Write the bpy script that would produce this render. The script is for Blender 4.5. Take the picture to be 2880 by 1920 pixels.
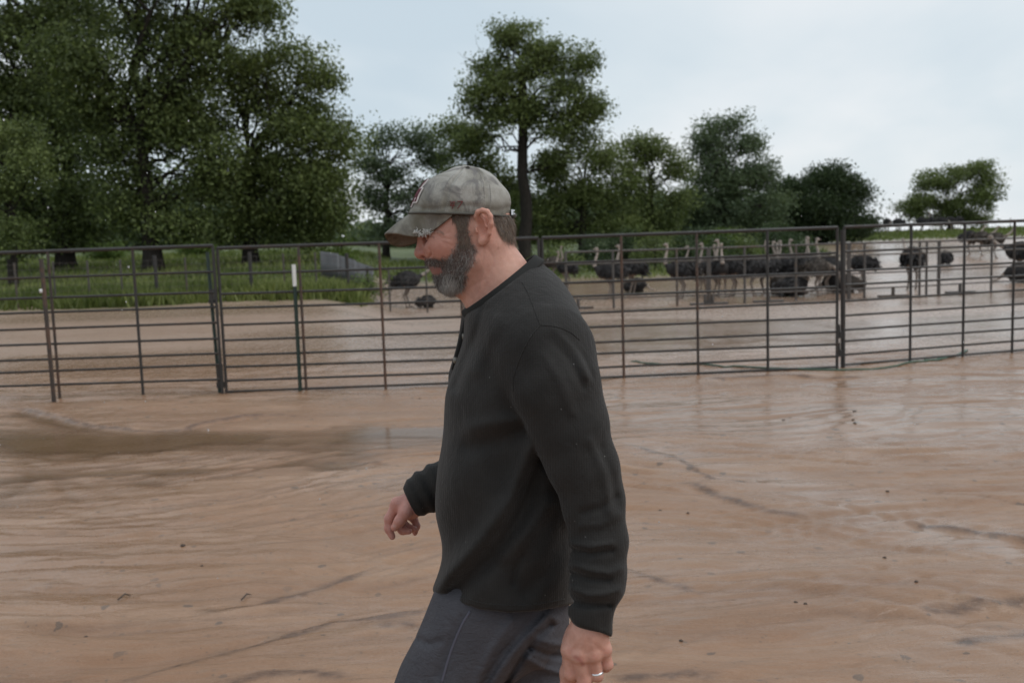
import bpy, math, random
import numpy as np
from mathutils import Vector, Matrix
from mathutils.bvhtree import BVHTree

for o in list(bpy.data.objects):
    bpy.data.objects.remove(o)
SC = bpy.context.scene
COL = SC.collection
R = math.radians

# ------------------------------------------------------------------ camera
CAM_H, F_PX, PITCH, ROLL = 1.6, 2800.0, R(6.28), R(1.9)
CAM = np.array([0.0, 0.0, CAM_H])
_f = np.array([0, math.cos(PITCH), -math.sin(PITCH)])
_u0 = np.array([0, math.sin(PITCH), math.cos(PITCH)])
_r0 = np.array([1.0, 0, 0])
_r = math.cos(ROLL) * _r0 - math.sin(ROLL) * _u0
_u = math.sin(ROLL) * _r0 + math.cos(ROLL) * _u0
cd = bpy.data.cameras.new('camera')
cam = bpy.data.objects.new('camera', cd)
COL.objects.link(cam)
M = Matrix(((_r[0], _u[0], -_f[0], 0), (_r[1], _u[1], -_f[1], 0), (_r[2], _u[2], -_f[2], CAM_H), (0, 0, 0, 1)))
cam.matrix_world = M
cd.sensor_width = 36.0
cd.lens = 35.0
cd.clip_start = 0.05
cd.clip_end = 5000
cd.dof.use_dof = True
cd.dof.focus_distance = 2.1
cd.dof.aperture_fstop = 6.3
SC.camera = cam

# ------------------------------------------------------------------ sky
SUN_EL, SUN_AZ = R(54), R(108)     # direction the light comes from: azimuth clockwise from +Y
world = bpy.data.worlds.new('World')
SC.world = world
world.use_nodes = True
nt = world.node_tree
nt.nodes.clear()
def wn(t, **kw):
    n = nt.nodes.new(t)
    for k, v in kw.items():
        setattr(n, k, v)
    return n
out = wn('ShaderNodeOutputWorld')
bg = wn('ShaderNodeBackground')
sky = wn('ShaderNodeTexSky', sky_type='NISHITA', sun_disc=False, sun_elevation=SUN_EL, sun_rotation=SUN_AZ)
skys = wn('ShaderNodeVectorMath', operation='SCALE')
skys.inputs['Scale'].default_value = 0.10
nt.links.new(sky.outputs[0], skys.inputs[0])
tc = wn('ShaderNodeTexCoord')
mp = wn('ShaderNodeMapping')
mp.inputs['Scale'].default_value = (1.0, 1.0, 2.4)
mp.inputs['Rotation'].default_value = (0.0, R(-14), 0.0)
mp.inputs['Location'].default_value = (1.72, 0.81, 0.88)
nt.links.new(tc.outputs['Generated'], mp.inputs[0])
nz = wn('ShaderNodeTexNoise')
nz.inputs['Scale'].default_value = 1.7
nz.inputs['Detail'].default_value = 5
nz.inputs['Roughness'].default_value = 0.48
nz.inputs['Distortion'].default_value = 0.4
nt.links.new(mp.outputs[0], nz.inputs['Vector'])
rp = wn('ShaderNodeValToRGB')
rp.color_ramp.elements[0].position = 0.36
rp.color_ramp.elements[0].color = (0.585, 0.685, 0.760, 1)
rp.color_ramp.elements[1].position = 0.68
rp.color_ramp.elements[1].color = (0.92, 0.925, 0.935, 1)
e = rp.color_ramp.elements.new(0.5)
e.color = (0.70, 0.775, 0.825, 1)
nt.links.new(nz.outputs['Fac'], rp.inputs[0])
mx = wn('ShaderNodeMix', data_type='RGBA')
mx.inputs['Factor'].default_value = 0.93       # overcast: the cloud deck covers nearly all of the clear sky
nt.links.new(skys.outputs[0], mx.inputs['A'])
nt.links.new(rp.outputs[0], mx.inputs['B'])
nt.links.new(mx.outputs['Result'], bg.inputs['Color'])
bg.inputs['Strength'].default_value = 1.0
nt.links.new(bg.outputs[0], out.inputs[0])

sl = bpy.data.lights.new('sun', 'SUN')
sl.energy = 1.2
sl.angle = R(35)
sl.color = (1.0, 0.97, 0.93)
sun = bpy.data.objects.new('sun', sl)
COL.objects.link(sun)
sd = Vector((math.sin(SUN_AZ) * math.cos(SUN_EL), math.cos(SUN_AZ) * math.cos(SUN_EL), math.sin(SUN_EL)))
sun.rotation_euler = sd.to_track_quat('Z', 'Y').to_euler()
sun.location = (0, 0, 30)

SC.view_settings.view_transform = 'Standard'
SC.view_settings.look = 'None'
SC.view_settings.exposure = 0.06
SC.view_settings.gamma = 1.0
SC.render.engine = 'CYCLES'
SC.cycles.use_denoising = True
SC.cycles.max_bounces = 6
SC.cycles.diffuse_bounces = 3
SC.cycles.glossy_bounces = 3
SC.cycles.transmission_bounces = 3
SC.cycles.transparent_max_bounces = 6
SC.cycles.caustics_reflective = False
SC.cycles.caustics_refractive = False

# ------------------------------------------------------------------ helpers
def ray(px, py):
    return _f + _r * ((px - 1440.0) / F_PX) + _u * ((960.0 - py) / F_PX)
def at(px, py, Y):
    """the world point seen at a photograph pixel at depth Y"""
    d = ray(px, py)
    return CAM + d * (Y / d[1])
def proj(p):
    q = np.asarray(p, dtype=np.float64) - CAM
    z = q @ _f
    return 1440.0 + F_PX * (q @ _r) / z, 960.0 - F_PX * (q @ _u) / z

def tag(o, label=None, cat=None, group=None, kind=None):
    if label: o['label'] = label
    if cat: o['category'] = cat
    if group: o['group'] = group
    if kind: o['kind'] = kind
    return o
def empty(name, loc=(0, 0, 0), rz=0.0, parent=None):
    o = bpy.data.objects.new(name, None)
    COL.objects.link(o)
    o.location = loc
    o.rotation_euler = (0, 0, rz)
    o.empty_display_size = 0.1
    if parent: o.parent = parent
    return o
def link(name, me, parent=None, loc=None, rot=None, scale=None):
    o = bpy.data.objects.new(name, me)
    COL.objects.link(o)
    if parent is not None: o.parent = parent
    if loc is not None: o.location = loc
    if rot is not None: o.rotation_euler = rot
    if scale is not None: o.scale = scale
    return o
def np_mesh(name, V, F, mat, smooth=True, col=None, attrs=None):
    """V (n,3); F (m,3) or (m,4) array"""
    V = np.asarray(V, dtype=np.float32)
    F = np.asarray(F, dtype=np.int32)
    me = bpy.data.meshes.new(name)
    me.vertices.add(len(V))
    me.vertices.foreach_set('co', V.ravel())
    k = F.shape[1]
    me.loops.add(F.size)
    me.loops.foreach_set('vertex_index', F.ravel())
    me.polygons.add(len(F))
    me.polygons.foreach_set('loop_start', np.arange(0, F.size, k, dtype=np.int32))
    me.polygons.foreach_set('loop_total', np.full(len(F), k, dtype=np.int32))
    if smooth:
        me.polygons.foreach_set('use_smooth', np.ones(len(F), dtype=bool))
    if col is not None:
        a = me.color_attributes.new('Col', 'FLOAT_COLOR', 'POINT')
        c = np.ones((len(V), 4), dtype=np.float32)
        c[:, :3] = col
        a.data.foreach_set('color', c.ravel())
    if attrs:
        for nme, val in attrs.items():
            a = me.attributes.new(nme, 'FLOAT', 'POINT')
            a.data.foreach_set('value', np.asarray(val, dtype=np.float32))
    me.update(calc_edges=True)
    me.validate()
    if mat is not None: me.materials.append(mat)
    return me

class MB:
    """collects tubes, boxes and loose polygons into one mesh"""
    def __init__(s): s.v = []; s.f = []; s.n = 0
    def add(s, v, f):
        s.v.extend([tuple(map(float, p)) for p in v])
        s.f.extend([tuple(i + s.n for i in q) for q in f])
        s.n += len(v)
    def tube(s, pts, rad, n=8, caps=True):
        pts = [np.array(p, dtype=float) for p in pts]
        m = len(pts)
        rad = [rad] * m if np.isscalar(rad) else list(rad)
        v = []; f = []
        T = [pts[min(i + 1, m - 1)] - pts[max(i - 1, 0)] for i in range(m)]
        T = [t / (np.linalg.norm(t) + 1e-9) for t in T]
        ref = np.array([0, 0, 1.0]) if abs(T[0][2]) < 0.9 else np.array([1.0, 0, 0])
        a = np.cross(T[0], ref); a /= np.linalg.norm(a)
        for i in range(m):
            a = a - T[i] * (a @ T[i]); a /= (np.linalg.norm(a) + 1e-9)
            b = np.cross(T[i], a)
            for j in range(n):
                an = 2 * math.pi * j / n
                v.append(pts[i] + rad[i] * (math.cos(an) * a + math.sin(an) * b))
        for i in range(m - 1):
            for j in range(n):
                k = (j + 1) % n
                f.append((i * n + j, i * n + k, (i + 1) * n + k, (i + 1) * n + j))
        if caps:
            f.append(tuple(range(n - 1, -1, -1)))
            f.append(tuple((m - 1) * n + j for j in range(n)))
        s.add(v, f)
    def box(s, c, h, rot=None):
        c = np.array(c, float)
        v = []
        for x in (-1, 1):
            for y in (-1, 1):
                for z in (-1, 1):
                    p = np.array([x * h[0], y * h[1], z * h[2]])
                    if rot is not None: p = rot @ p
                    v.append(c + p)
        s.add(v, [(0, 1, 3, 2), (4, 6, 7, 5), (0, 4, 5, 1), (2, 3, 7, 6), (0, 2, 6, 4), (1, 5, 7, 3)])
    def mesh(s, name, mat, smooth=True):
        me = bpy.data.meshes.new(name)
        me.from_pydata(s.v, [], s.f)
        if smooth:
            me.polygons.foreach_set('use_smooth', np.ones(len(me.polygons), dtype=bool))
        me.update()
        if mat is not None: me.materials.append(mat)
        return me
    def build(s, name, mat, parent=None, smooth=True):
        return link(name, s.mesh(name, mat, smooth), parent)

def spline(pts, n):
    """Catmull-Rom through pts -> n points"""
    P = np.array(pts, float)
    P = np.vstack([2 * P[0] - P[1], P, 2 * P[-1] - P[-2]])
    m = len(P) - 3
    t = np.linspace(0, m - 1e-6, n)
    i = t.astype(int); u = (t - i)[:, None]
    a, b, c, d = P[i], P[i + 1], P[i + 2], P[i + 3]
    return 0.5 * (2 * b + (c - a) * u + (2 * a - 5 * b + 4 * c - d) * u ** 2 + (3 * b - a - 3 * c + d) * u ** 3)

# value noise in numpy
_rs = np.random.RandomState(7)
_PT = _rs.rand(256, 256).astype(np.float32)
def vnoise(x, y):
    xi = np.floor(x).astype(np.int64); yi = np.floor(y).astype(np.int64)
    fx = x - xi; fy = y - yi
    fx = fx * fx * fx * (fx * (fx * 6 - 15) + 10); fy = fy * fy * fy * (fy * (fy * 6 - 15) + 10)
    a = _PT[xi & 255, yi & 255]; b = _PT[(xi + 1) & 255, yi & 255]
    c = _PT[xi & 255, (yi + 1) & 255]; d = _PT[(xi + 1) & 255, (yi + 1) & 255]
    return (a * (1 - fx) + b * fx) * (1 - fy) + (c * (1 - fx) + d * fx) * fy
def fbm(x, y, o=4, g=0.5):
    s = 0; a = 1; t = 0
    for k in range(o):
        s = s + a * vnoise(x * 2 ** k + 17.3 * k, y * 2 ** k - 9.1 * k); t += a; a *= g
    return s / t
def sstep(a, b, x):
    t = np.clip((x - a) / (b - a), 0, 1)
    return t * t * (3 - 2 * t)

# node material helper
def mat(name, base=(0.5, 0.5, 0.5), rough=0.6, spec=0.5, metal=0.0):
    m = bpy.data.materials.new(name)
    m.use_nodes = True
    b = m.node_tree.nodes['Principled BSDF']
    b.inputs['Base Color'].default_value = (*base, 1)
    b.inputs['Roughness'].default_value = rough
    b.inputs['Specular IOR Level'].default_value = spec
    b.inputs['Metallic'].default_value = metal
    return m
class NT:
    def __init__(s, m): s.t = m.node_tree; s.b = s.t.nodes.get('Principled BSDF')
    def n(s, t, **kw):
        n = s.t.nodes.new(t)
        for k, v in kw.items():
            if k in n.inputs.keys(): n.inputs[k].default_value = v
            else: setattr(n, k, v)
        return n
    def l(s, a, b): s.t.links.new(a, b)
    def coord(s, scale=(1, 1, 1), kind='Object', rot=(0, 0, 0)):
        c = s.n('ShaderNodeTexCoord'); m = s.n('ShaderNodeMapping')
        m.inputs['Scale'].default_value = scale; m.inputs['Rotation'].default_value = rot
        s.l(c.outputs[kind], m.inputs[0]); return m.outputs[0]
    def noise(s, vec, scale, detail=3, rough=0.5, dist=0.0):
        n = s.n('ShaderNodeTexNoise'); s.l(vec, n.inputs['Vector'])
        n.inputs['Scale'].default_value = scale; n.inputs['Detail'].default_value = detail
        n.inputs['Roughness'].default_value = rough; n.inputs['Distortion'].default_value = dist
        return n.outputs['Fac']
    def ramp(s, fac, stops):
        r = s.n('ShaderNodeValToRGB'); el = r.color_ramp.elements
        while len(el) < len(stops): el.new(0.5)
        for e, (p, c) in zip(el, stops):
            e.position = p; e.color = (*c, 1) if len(c) == 3 else c
        s.l(fac, r.inputs[0]); return r.outputs[0]
    def mix(s, fac, a, b, mode='MIX'):
        n = s.n('ShaderNodeMix', data_type='RGBA', blend_type=mode)
        for v, k in ((fac, 'Factor'), (a, 'A'), (b, 'B')):
            if isinstance(v, (int, float)): n.inputs[k].default_value = v
            elif isinstance(v, tuple): n.inputs[k].default_value = (*v, 1)
            else: s.l(v, n.inputs[k])
        return n.outputs['Result']
    def math(s, op, a, b=0.0, clamp=False):
        n = s.n('ShaderNodeMath', operation=op, use_clamp=clamp)
        for v, i in ((a, 0), (b, 1)):
            if isinstance(v, (int, float)): n.inputs[i].default_value = v
            else: s.l(v, n.inputs[i])
        return n.outputs[0]
    def mapr(s, v, a, b, c, d):
        n = s.n('ShaderNodeMapRange'); s.l(v, n.inputs[0])
        for i, x in enumerate((a, b, c, d)): n.inputs[i + 1].default_value = x
        return n.outputs[0]
    def attr(s, name):
        return s.n('ShaderNodeAttribute', attribute_name=name)
    def bump(s, h, strength=0.3, dist=0.01, normal=None):
        n = s.n('ShaderNodeBump'); n.inputs['Strength'].default_value = strength; n.inputs['Distance'].default_value = dist
        s.l(h, n.inputs['Height'])
        if normal is not None: s.l(normal, n.inputs['Normal'])
        return n.outputs[0]

# ------------------------------------------------------------------ ground
def macro(x, y):
    """the lie of the land: flat yard, a dip where the birds stand, a rise on the far right"""
    yy = np.maximum(y, 0)
    Lz = np.interp(yy, [0, 24, 30, 45, 80, 150, 400], [0, 0, 0.06, 0.45, 0.9, 1.4, 1.5])
    Mz = np.interp(yy, [0, 12, 18, 24, 30, 36, 44, 55, 80, 150, 400], [0, 0, -0.2, -0.45, -0.68, -0.72, -0.55, -0.2, 0.3, 0.9, 1.2])
    Rz = np.interp(yy, [0, 12, 18, 24, 30, 36, 44, 52, 64, 80, 100, 112, 125, 160, 400], [0, 0, -0.2, -0.45, -0.68, -0.7, -0.52, -0.36, -0.2, 0.0, 0.22, 0.24, 0.05, -2.5, -9])
    s = x / np.maximum(yy, 14.0)
    a = sstep(-0.19, -0.10, s)
    b = sstep(0.20, 0.34, s)
    return (Lz * (1 - a) + Mz * a) * (1 - b) + Rz * b

def ground_hit(px, py):
    d = ray(px, py)
    t = 1.0
    lo, hi = 1.0, 300.0
    prev = lo
    for y in np.concatenate([np.linspace(1, 20, 120), np.linspace(20.2, 120, 500)]):
        p = CAM + d * (y / d[1])
        if p[2] < float(macro(p[0], p[1])):
            lo, hi = prev, y
            break
        prev = y
    for _ in range(30):
        m = 0.5 * (lo + hi)
        p = CAM + d * (m / d[1])
        if p[2] < float(macro(p[0], p[1])): hi = m
        else: lo = m
    return CAM + d * (lo / d[1])
def gflat(px, py):
    d = ray(px, py)
    p = CAM + d * (CAM_H / -d[2])
    return p[:2]
K = 2880.0 / 2352.0
def gpl(pts):                          # photograph points (2352 wide view) -> ground polyline
    return np.array([gflat(x * K, y * K) for x, y in pts])

def seg_dist(x, y, P):
    """distance to a polyline, signed side, and 0..1 along it"""
    best = np.full(x.shape, 1e9, dtype=np.float32); side = np.zeros_like(best); along = np.zeros_like(best)
    n = len(P) - 1
    for i in range(n):
        a, b = P[i], P[i + 1]
        d = b - a; L2 = d @ d + 1e-9
        t = np.clip(((x - a[0]) * d[0] + (y - a[1]) * d[1]) / L2, 0, 1)
        qx = x - a[0] - t * d[0]; qy = y - a[1] - t * d[1]
        r = np.sqrt(qx * qx + qy * qy)
        m = r < best
        best[m] = r[m]
        side[m] = np.sign(d[0] * qy - d[1] * qx)[m]
        along[m] = ((i + t) / n)[m]
    return best, side, along

# thin scarps cut by the run-off: (points, step height, lower side is +1 beyond / -1 nearer, fade width)
RILLS = [
    ([(2075, 1180), (2160, 1197), (2250, 1215), (2352, 1232), (2480, 1262)], 0.024, -1, 0.16),
    ([(1440, 1302), (1510, 1322), (1560, 1338), (1625, 1355)], 0.010, 1, 0.09),
    ([(1560, 1090), (1640, 1124), (1700, 1148), (1780, 1168), (1850, 1180)], 0.015, -1, 0.14),
    ([(2120, 1400), (2180, 1392), (2260, 1381), (2352, 1374), (2480, 1368)], 0.020, -1, 0.14),
    ([(1412, 1535), (1460, 1541), (1500, 1538), (1560, 1536), (1600, 1534), (1640, 1546), (1680, 1550)], 0.013, -1, 0.09),
    ([(2200, 1482), (2230, 1470), (2270, 1461), (2352, 1452), (2450, 1440)], 0.007, 1, 0.10),
    ([(860, 1422), (920, 1425), (985, 1436), (1040, 1440)], 0.013, -1, 0.08),
    ([(735, 1049), (800, 1052), (850, 1056), (900, 1066)], 0.012, -1, 0.10),
    ([(420, 1412), (560, 1392), (680, 1362), (780, 1335), (880, 1300)], 0.012, 1, 0.14),
    ([(260, 1575), (420, 1520), (560, 1490), (760, 1425), (900, 1402), (1010, 1392)], 0.018, 1, 0.20),
    ([(480, 1568), (600, 1540), (720, 1530), (860, 1540)], 0.012, -1, 0.12),
    ([(0, 936), (60, 938), (110, 948), (160, 962), (230, 975), (320, 986), (420, 984), (480, 968), (560, 956), (640, 953), (740, 962)], 0.022, -1, 0.30),
    ([(1420, 1010), (1560, 1050), (1640, 1086), (1720, 1100)], 0.010, 1, 0.16),
    ([(1600, 868), (1700, 862), (1800, 858), (1900, 862), (2000, 858)], 0.018, -1, 0.25),
    ([(110, 1076), (70, 1100), (30, 1124), (-20, 1150)], -0.014, 0, 0.07),
    ([(120, 1076), (160, 1120), (200, 1160), (240, 1178)], -0.012, 0, 0.06),
    ([(120, 1076), (220, 1110), (330, 1150), (430, 1200)], -0.012, 0, 0.07),
    ([(150, 1072), (300, 1085), (420, 1110), (520, 1140), (620, 1170)], -0.014, 0, 0.09),
    ([(220, 1068), (400, 1075), (540, 1092), (640, 1120), (720, 1150)], -0.014, 0, 0.10),
    ([(400, 1070), (560, 1080), (700, 1100), (770, 1125)], -0.012, 0, 0.08),
    ([(130, 1080), (180, 1150), (200, 1220), (260, 1270)], -0.009, 0, 0.06),
    ([(-20, 1240), (200, 1262), (330, 1300), (440, 1350)], -0.010, 0, 0.12),
    ([(-20, 1300), (160, 1330), (300, 1362), (420, 1402)], -0.012, 0, 0.14),
    ([(240, 1190), (420, 1195), (600, 1205), (760, 1230), (900, 1240)], -0.010, 0, 0.14),
    ([(1420, 1400), (1520, 1445), (1640, 1480), (1800, 1490), (2000, 1470), (2160, 1440)], -0.014, 0, 0.20),
]
def relief(x, y, silt_):
    """shape of the mud in the yard, metres"""
    wx = x + 0.9 * (fbm(x * 0.35 + 3, y * 0.35, 3) - 0.5) * 2
    wy = y + 0.55 * (fbm(x * 0.3 - 8, y * 0.3 + 5, 3) - 0.5) * 2
    h = 0.050 * (fbm(wx * 0.30, wy * 0.9, 3) - 0.5)
    h = h - 0.020 * (1 - np.abs(2 * fbm(wx * 0.5 + 11, wy * 2.3, 3) - 1)) ** 4
    h = h - 0.013 * (1 - np.abs(2 * fbm(wx * 1.1 + 31, wy * 5.0, 3) - 1)) ** 5
    h = h + 0.010 * (fbm(x * 2.0, y * 7.0, 3) - 0.5)
    h = h + 0.004 * (fbm(x * 9, y * 14, 2) - 0.5)
    jx = 0.10 * (fbm(x * 1.7 + 50, y * 1.7, 2) - 0.5)
    jy = 0.13 * (fbm(x * 2.1, y * 1.2 + 70, 3, 0.4) - 0.5)
    for pts, hh, sgn, w in RILLS:
        P = gpl(pts)
        m = (x > P[:, 0].min() - 1) & (x < P[:, 0].max() + 1) & (y > P[:, 1].min() - 1) & (y < P[:, 1].max() + 1)
        if not m.any(): continue
        d, s, t = seg_dist(x[m] + jx[m], y[m] + jy[m], P)
        end = np.clip(np.minimum(t, 1 - t) * 8, 0, 1)
        if sgn == 0:
            h[m] += 0.45 * hh * np.exp(-(d / (w * 0.8)) ** 2) * (0.35 + 0.65 * end)
        else:
            low = (s * sgn) > 0
            prof = np.where(low, np.exp(-d / w) * sstep(0, 0.085, d), 0.0)
            lip = np.where(low, 0, 0.35 * np.exp(-d / (w * 0.5)) * sstep(0, 0.06, d))
            h[m] += 1.7 * (-hh * prof + hh * lip) * end
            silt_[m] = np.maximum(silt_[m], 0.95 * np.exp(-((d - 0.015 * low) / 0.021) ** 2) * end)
    # many fine threads of run-off, following the lie of the flow
    rgl = np.random.RandomState(33)
    for k in range(190):
        if k < 120: p = np.array([rgl.uniform(-3.4, 0.6), rgl.uniform(3.2, 7.2)])
        else: p = np.array([rgl.uniform(0.4, 4.6), rgl.uniform(3.4, 9.0)])
        P = [p]
        sd = rgl.uniform(-0.15, 0.15)
        for q in range(rgl.randint(7, 16)):
            a = sd + 0.55 * math.sin(p[0] * 1.1 + 0.5 * p[1]) + 0.75 * (float(fbm(np.array([p[0] * 0.5 + 3]), np.array([p[1] * 0.6]), 2)[0]) - 0.5) - 0.10
            p = p + 0.13 * np.array([math.cos(a), math.sin(a)]); P.append(p)
        P = np.array(P)
        w = rgl.uniform(0.018, 0.036); hh = rgl.uniform(0.004, 0.011); sl_ = rgl.uniform(0, 0.45) * (rgl.rand() < 0.5)
        m = (x > P[:, 0].min() - 0.2) & (x < P[:, 0].max() + 0.2) & (y > P[:, 1].min() - 0.2) & (y < P[:, 1].max() + 0.2)
        if not m.any(): continue
        d, s, t = seg_dist(x[m] + jx[m] * 0.5, y[m] + jy[m] * 0.5, P)
        end = np.clip(np.minimum(t, 1 - t) * 4, 0, 1)
        h[m] += (-hh * np.exp(-(d / w) ** 2) + 0.45 * hh * np.exp(-((d - 2.2 * w) / w) ** 2) * (s > 0)) * end
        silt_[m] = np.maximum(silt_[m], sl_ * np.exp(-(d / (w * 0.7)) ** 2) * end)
    return h

def ramp_axis(a, b, step, far, n):
    core = np.arange(a, b, step)
    g = np.geomspace(step, far, n)
    up = core[-1] + np.cumsum(g * 0 + np.diff(np.concatenate([[0], np.geomspace(step * 1.2, far, n)])))
    dn = core[0] - np.cumsum(np.diff(np.concatenate([[0], np.geomspace(step * 1.2, far, n)])))
    return np.concatenate([dn[::-1], core, up])
gx = ramp_axis(-5.6, 5.6, 0.0235, 300, 56)
gy = ramp_axis(2.9, 11.6, 0.0235, 300, 78)
X, Y = np.meshgrid(gx, gy, indexing='ij')
x = X.ravel().astype(np.float64); y = Y.ravel().astype(np.float64)
z = macro(x, y)
near = sstep(-2, 1, y) * (1 - sstep(13, 20, y)) * sstep(-12, -8, x) * (1 - sstep(8, 12, x))
msk = near > 0
zz = np.zeros_like(z)
silt = np.zeros(len(x)); silt_shade_m = np.zeros(int(msk.sum()))
zz[msk] = relief(x[msk], y[msk], silt_shade_m) * near[msk]
silt[msk] = silt_shade_m
# two shallow pools on the near left
def pool(x, y):
    a = gpl([(-260, 1010), (0, 1000), (180, 1012), (330, 1012), (470, 1000), (580, 996)])
    d, s, t = seg_dist(x, y, a)
    wob = 0.35 * (fbm(x * 1.1, y * 1.6, 3) - 0.5)
    p1 = np.exp(-((d + wob) / np.interp(t, [0, .3, .6, 1], [0.52, 0.40, 0.26, 0.14])) ** 2)
    b = gpl([(600, 992), (800, 986), (1000, 990), (1180, 1000)])
    d, s, t = seg_dist(x, y, b)
    p2 = np.exp(-((d + wob * 0.6) / 0.34) ** 2)
    return p1, p2
p1, p2 = pool(x[msk], y[msk])
zz[msk] -= 0.034 * p1 + 0.018 * p2
z = z + zz
far = sstep(13, 22, y)
z = z + far * 0.10 * (fbm(x * 0.22, y * 0.22, 3) - 0.5) * (1 - sstep(60, 90, y)) + far * 0.05 * (fbm(x * 0.9, y * 1.5, 3) - 0.5) * (1 - sstep(50, 70, y))
# cover: grass begins beyond the yard on the left and on the hill top
def grass_mask(x, y):
    s = x / np.maximum(y, 10)
    wob = 2.2 * (fbm(x * 0.4, y * 0.4, 3) - 0.5)
    left = sstep(25.6, 26.8, y + wob) * (1 - sstep(-0.165, -0.135, s + 0.03 * (fbm(x * .5, y * .5) - 0.5)))
    mid = sstep(42, 46, y + wob * 1.5) * (1 - sstep(0.30, 0.34, s))
    right = sstep(74, 82, y + wob * 2)
    out = sstep(40, 60, np.abs(x))
    return np.clip(np.maximum(np.maximum(left, mid), np.maximum(right, out * sstep(15, 30, y))), 0, 1)
gm = grass_mask(x, y)
wet = 0.42 * sstep(0.46, 0.66, fbm(x * 0.28 + 4, y * 0.65 + 9, 3))
for pts, w, a in [([(2500, 1275), (2352, 1255), (2150, 1215), (1950, 1150), (1700, 1080), (1430, 1000), (1150, 985)], 0.35, 0.75),
                  ([(1430, 930), (1800, 960), (2100, 960), (2400, 930), (2700, 940)], 1.3, 0.95),
                  ([(1900, 880), (2200, 870), (2500, 840)], 0.5, 0.7),
                  ([(-200, 1240), (0, 1260), (200, 1300)], 0.5, 0.6),
                  ([(780, 1090), (1000, 1095), (1200, 1110)], 0.35, 0.55),
                  ([(2150, 1510), (2352, 1470), (2500, 1440)], 0.22, 0.6),
                  ([(1440, 1210), (1800, 1240), (2100, 1280)], 0.25, 0.4)]:
    d, s, t = seg_dist(x, y, gpl(pts))
    wet = np.maximum(wet, a * np.exp(-(d / w) ** 2))
wet = np.where(y > 11.5, np.maximum(wet, (0.15 + 0.2 * sstep(-2, 3, x)) * sstep(11.5, 14, y) + 0.38 * sstep(0.38, 0.56, fbm(x * 0.12 + 2, y * 0.3, 4))), wet)
wet = np.clip(wet - 20 * np.clip(zz, 0, 0.02), 0, 1)
nx, ny = len(gx), len(gy)
I = np.arange(nx * ny).reshape(nx, ny)
F = np.stack([I[:-1, :-1], I[1:, :-1], I[1:, 1:], I[:-1, 1:]], -1).reshape(-1, 4)

m_ground = mat('wet_mud', rough=0.5)
t = NT(m_ground)
p_at = t.attr('pen').outputs['Fac']; g_at = t.attr('grass').outputs['Fac']; w_at = t.attr('wet').outputs['Fac']
co = t.coord((1, 1, 1))
wnz = t.n('ShaderNodeTexNoise'); t.l(co, wnz.inputs['Vector']); wnz.inputs['Scale'].default_value = 0.33; wnz.inputs['Detail'].default_value = 2
wsub = t.n('ShaderNodeVectorMath', operation='SUBTRACT'); t.l(wnz.outputs['Color'], wsub.inputs[0]); wsub.inputs[1].default_value = (0.5, 0.5, 0.5)
wsc = t.n('ShaderNodeVectorMath', operation='SCALE'); t.l(wsub.outputs[0], wsc.inputs[0]); wsc.inputs['Scale'].default_value = 2.6
wadd = t.n('ShaderNodeVectorMath', operation='ADD'); t.l(co, wadd.inputs[0]); t.l(wsc.outputs[0], wadd.inputs[1])
wmp = t.n('ShaderNodeMapping'); wmp.inputs['Scale'].default_value = (0.8, 3.6, 1.0); wmp.inputs['Rotation'].default_value = (0, 0, R(6)); t.l(wadd.outputs[0], wmp.inputs[0])
co2 = wmp.outputs[0]
n5 = t.noise(co2, 9.0, 4, 0.62, 0.6)
n1 = t.noise(co2, 0.55, 5, 0.55, 0.8); n2 = t.noise(co, 9, 4, 0.6); n3 = t.noise(co2, 3.0, 5, 0.6, 1.2); n4 = t.noise(co, 60, 2, 0.6)
mud = t.ramp(n1, [(0.30, (0.215, 0.113, 0.060)), (0.5, (0.258, 0.142, 0.079)), (0.70, (0.305, 0.180, 0.108))])
mud = t.mix(t.mapr(n3, 0.5, 0.74, 0, 0.22), mud, (0.27, 0.130, 0.066))       # red silt streaks
mud = t.mix(t.mapr(n3, 0.46, 0.28, 0, 0.22), mud, (0.185, 0.140, 0.108))       # grey silt streaks
mud = t.mix(t.mapr(n5, 0.55, 0.74, 0, 0.16), mud, (0.175, 0.108, 0.066))
mud = t.mix(t.mapr(n5, 0.44, 0.30, 0, 0.08), mud, (0.36, 0.255, 0.18))
mud = t.mix(t.mapr(n2, 0.56, 0.76, 0, 0.35), mud, (0.20, 0.145, 0.105))
mud = t.mix(t.math('MULTIPLY', p_at, t.mapr(n1, 0.3, 0.6, 0.5, 0.85)), mud, (0.36, 0.255, 0.195))
mud = t.mix(t.math('MULTIPLY', w_at, 0.25), mud, (0.24, 0.175, 0.13))
# channel edges painted dark: wet soil colour plus shade that makes the relief read
mud = t.mix(t.math('MULTIPLY', t.attr('silt').outputs['Fac'], t.mapr(n2, 0.35, 0.55, 0.3, 1.0)), mud, (0.085, 0.044, 0.026))
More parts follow.
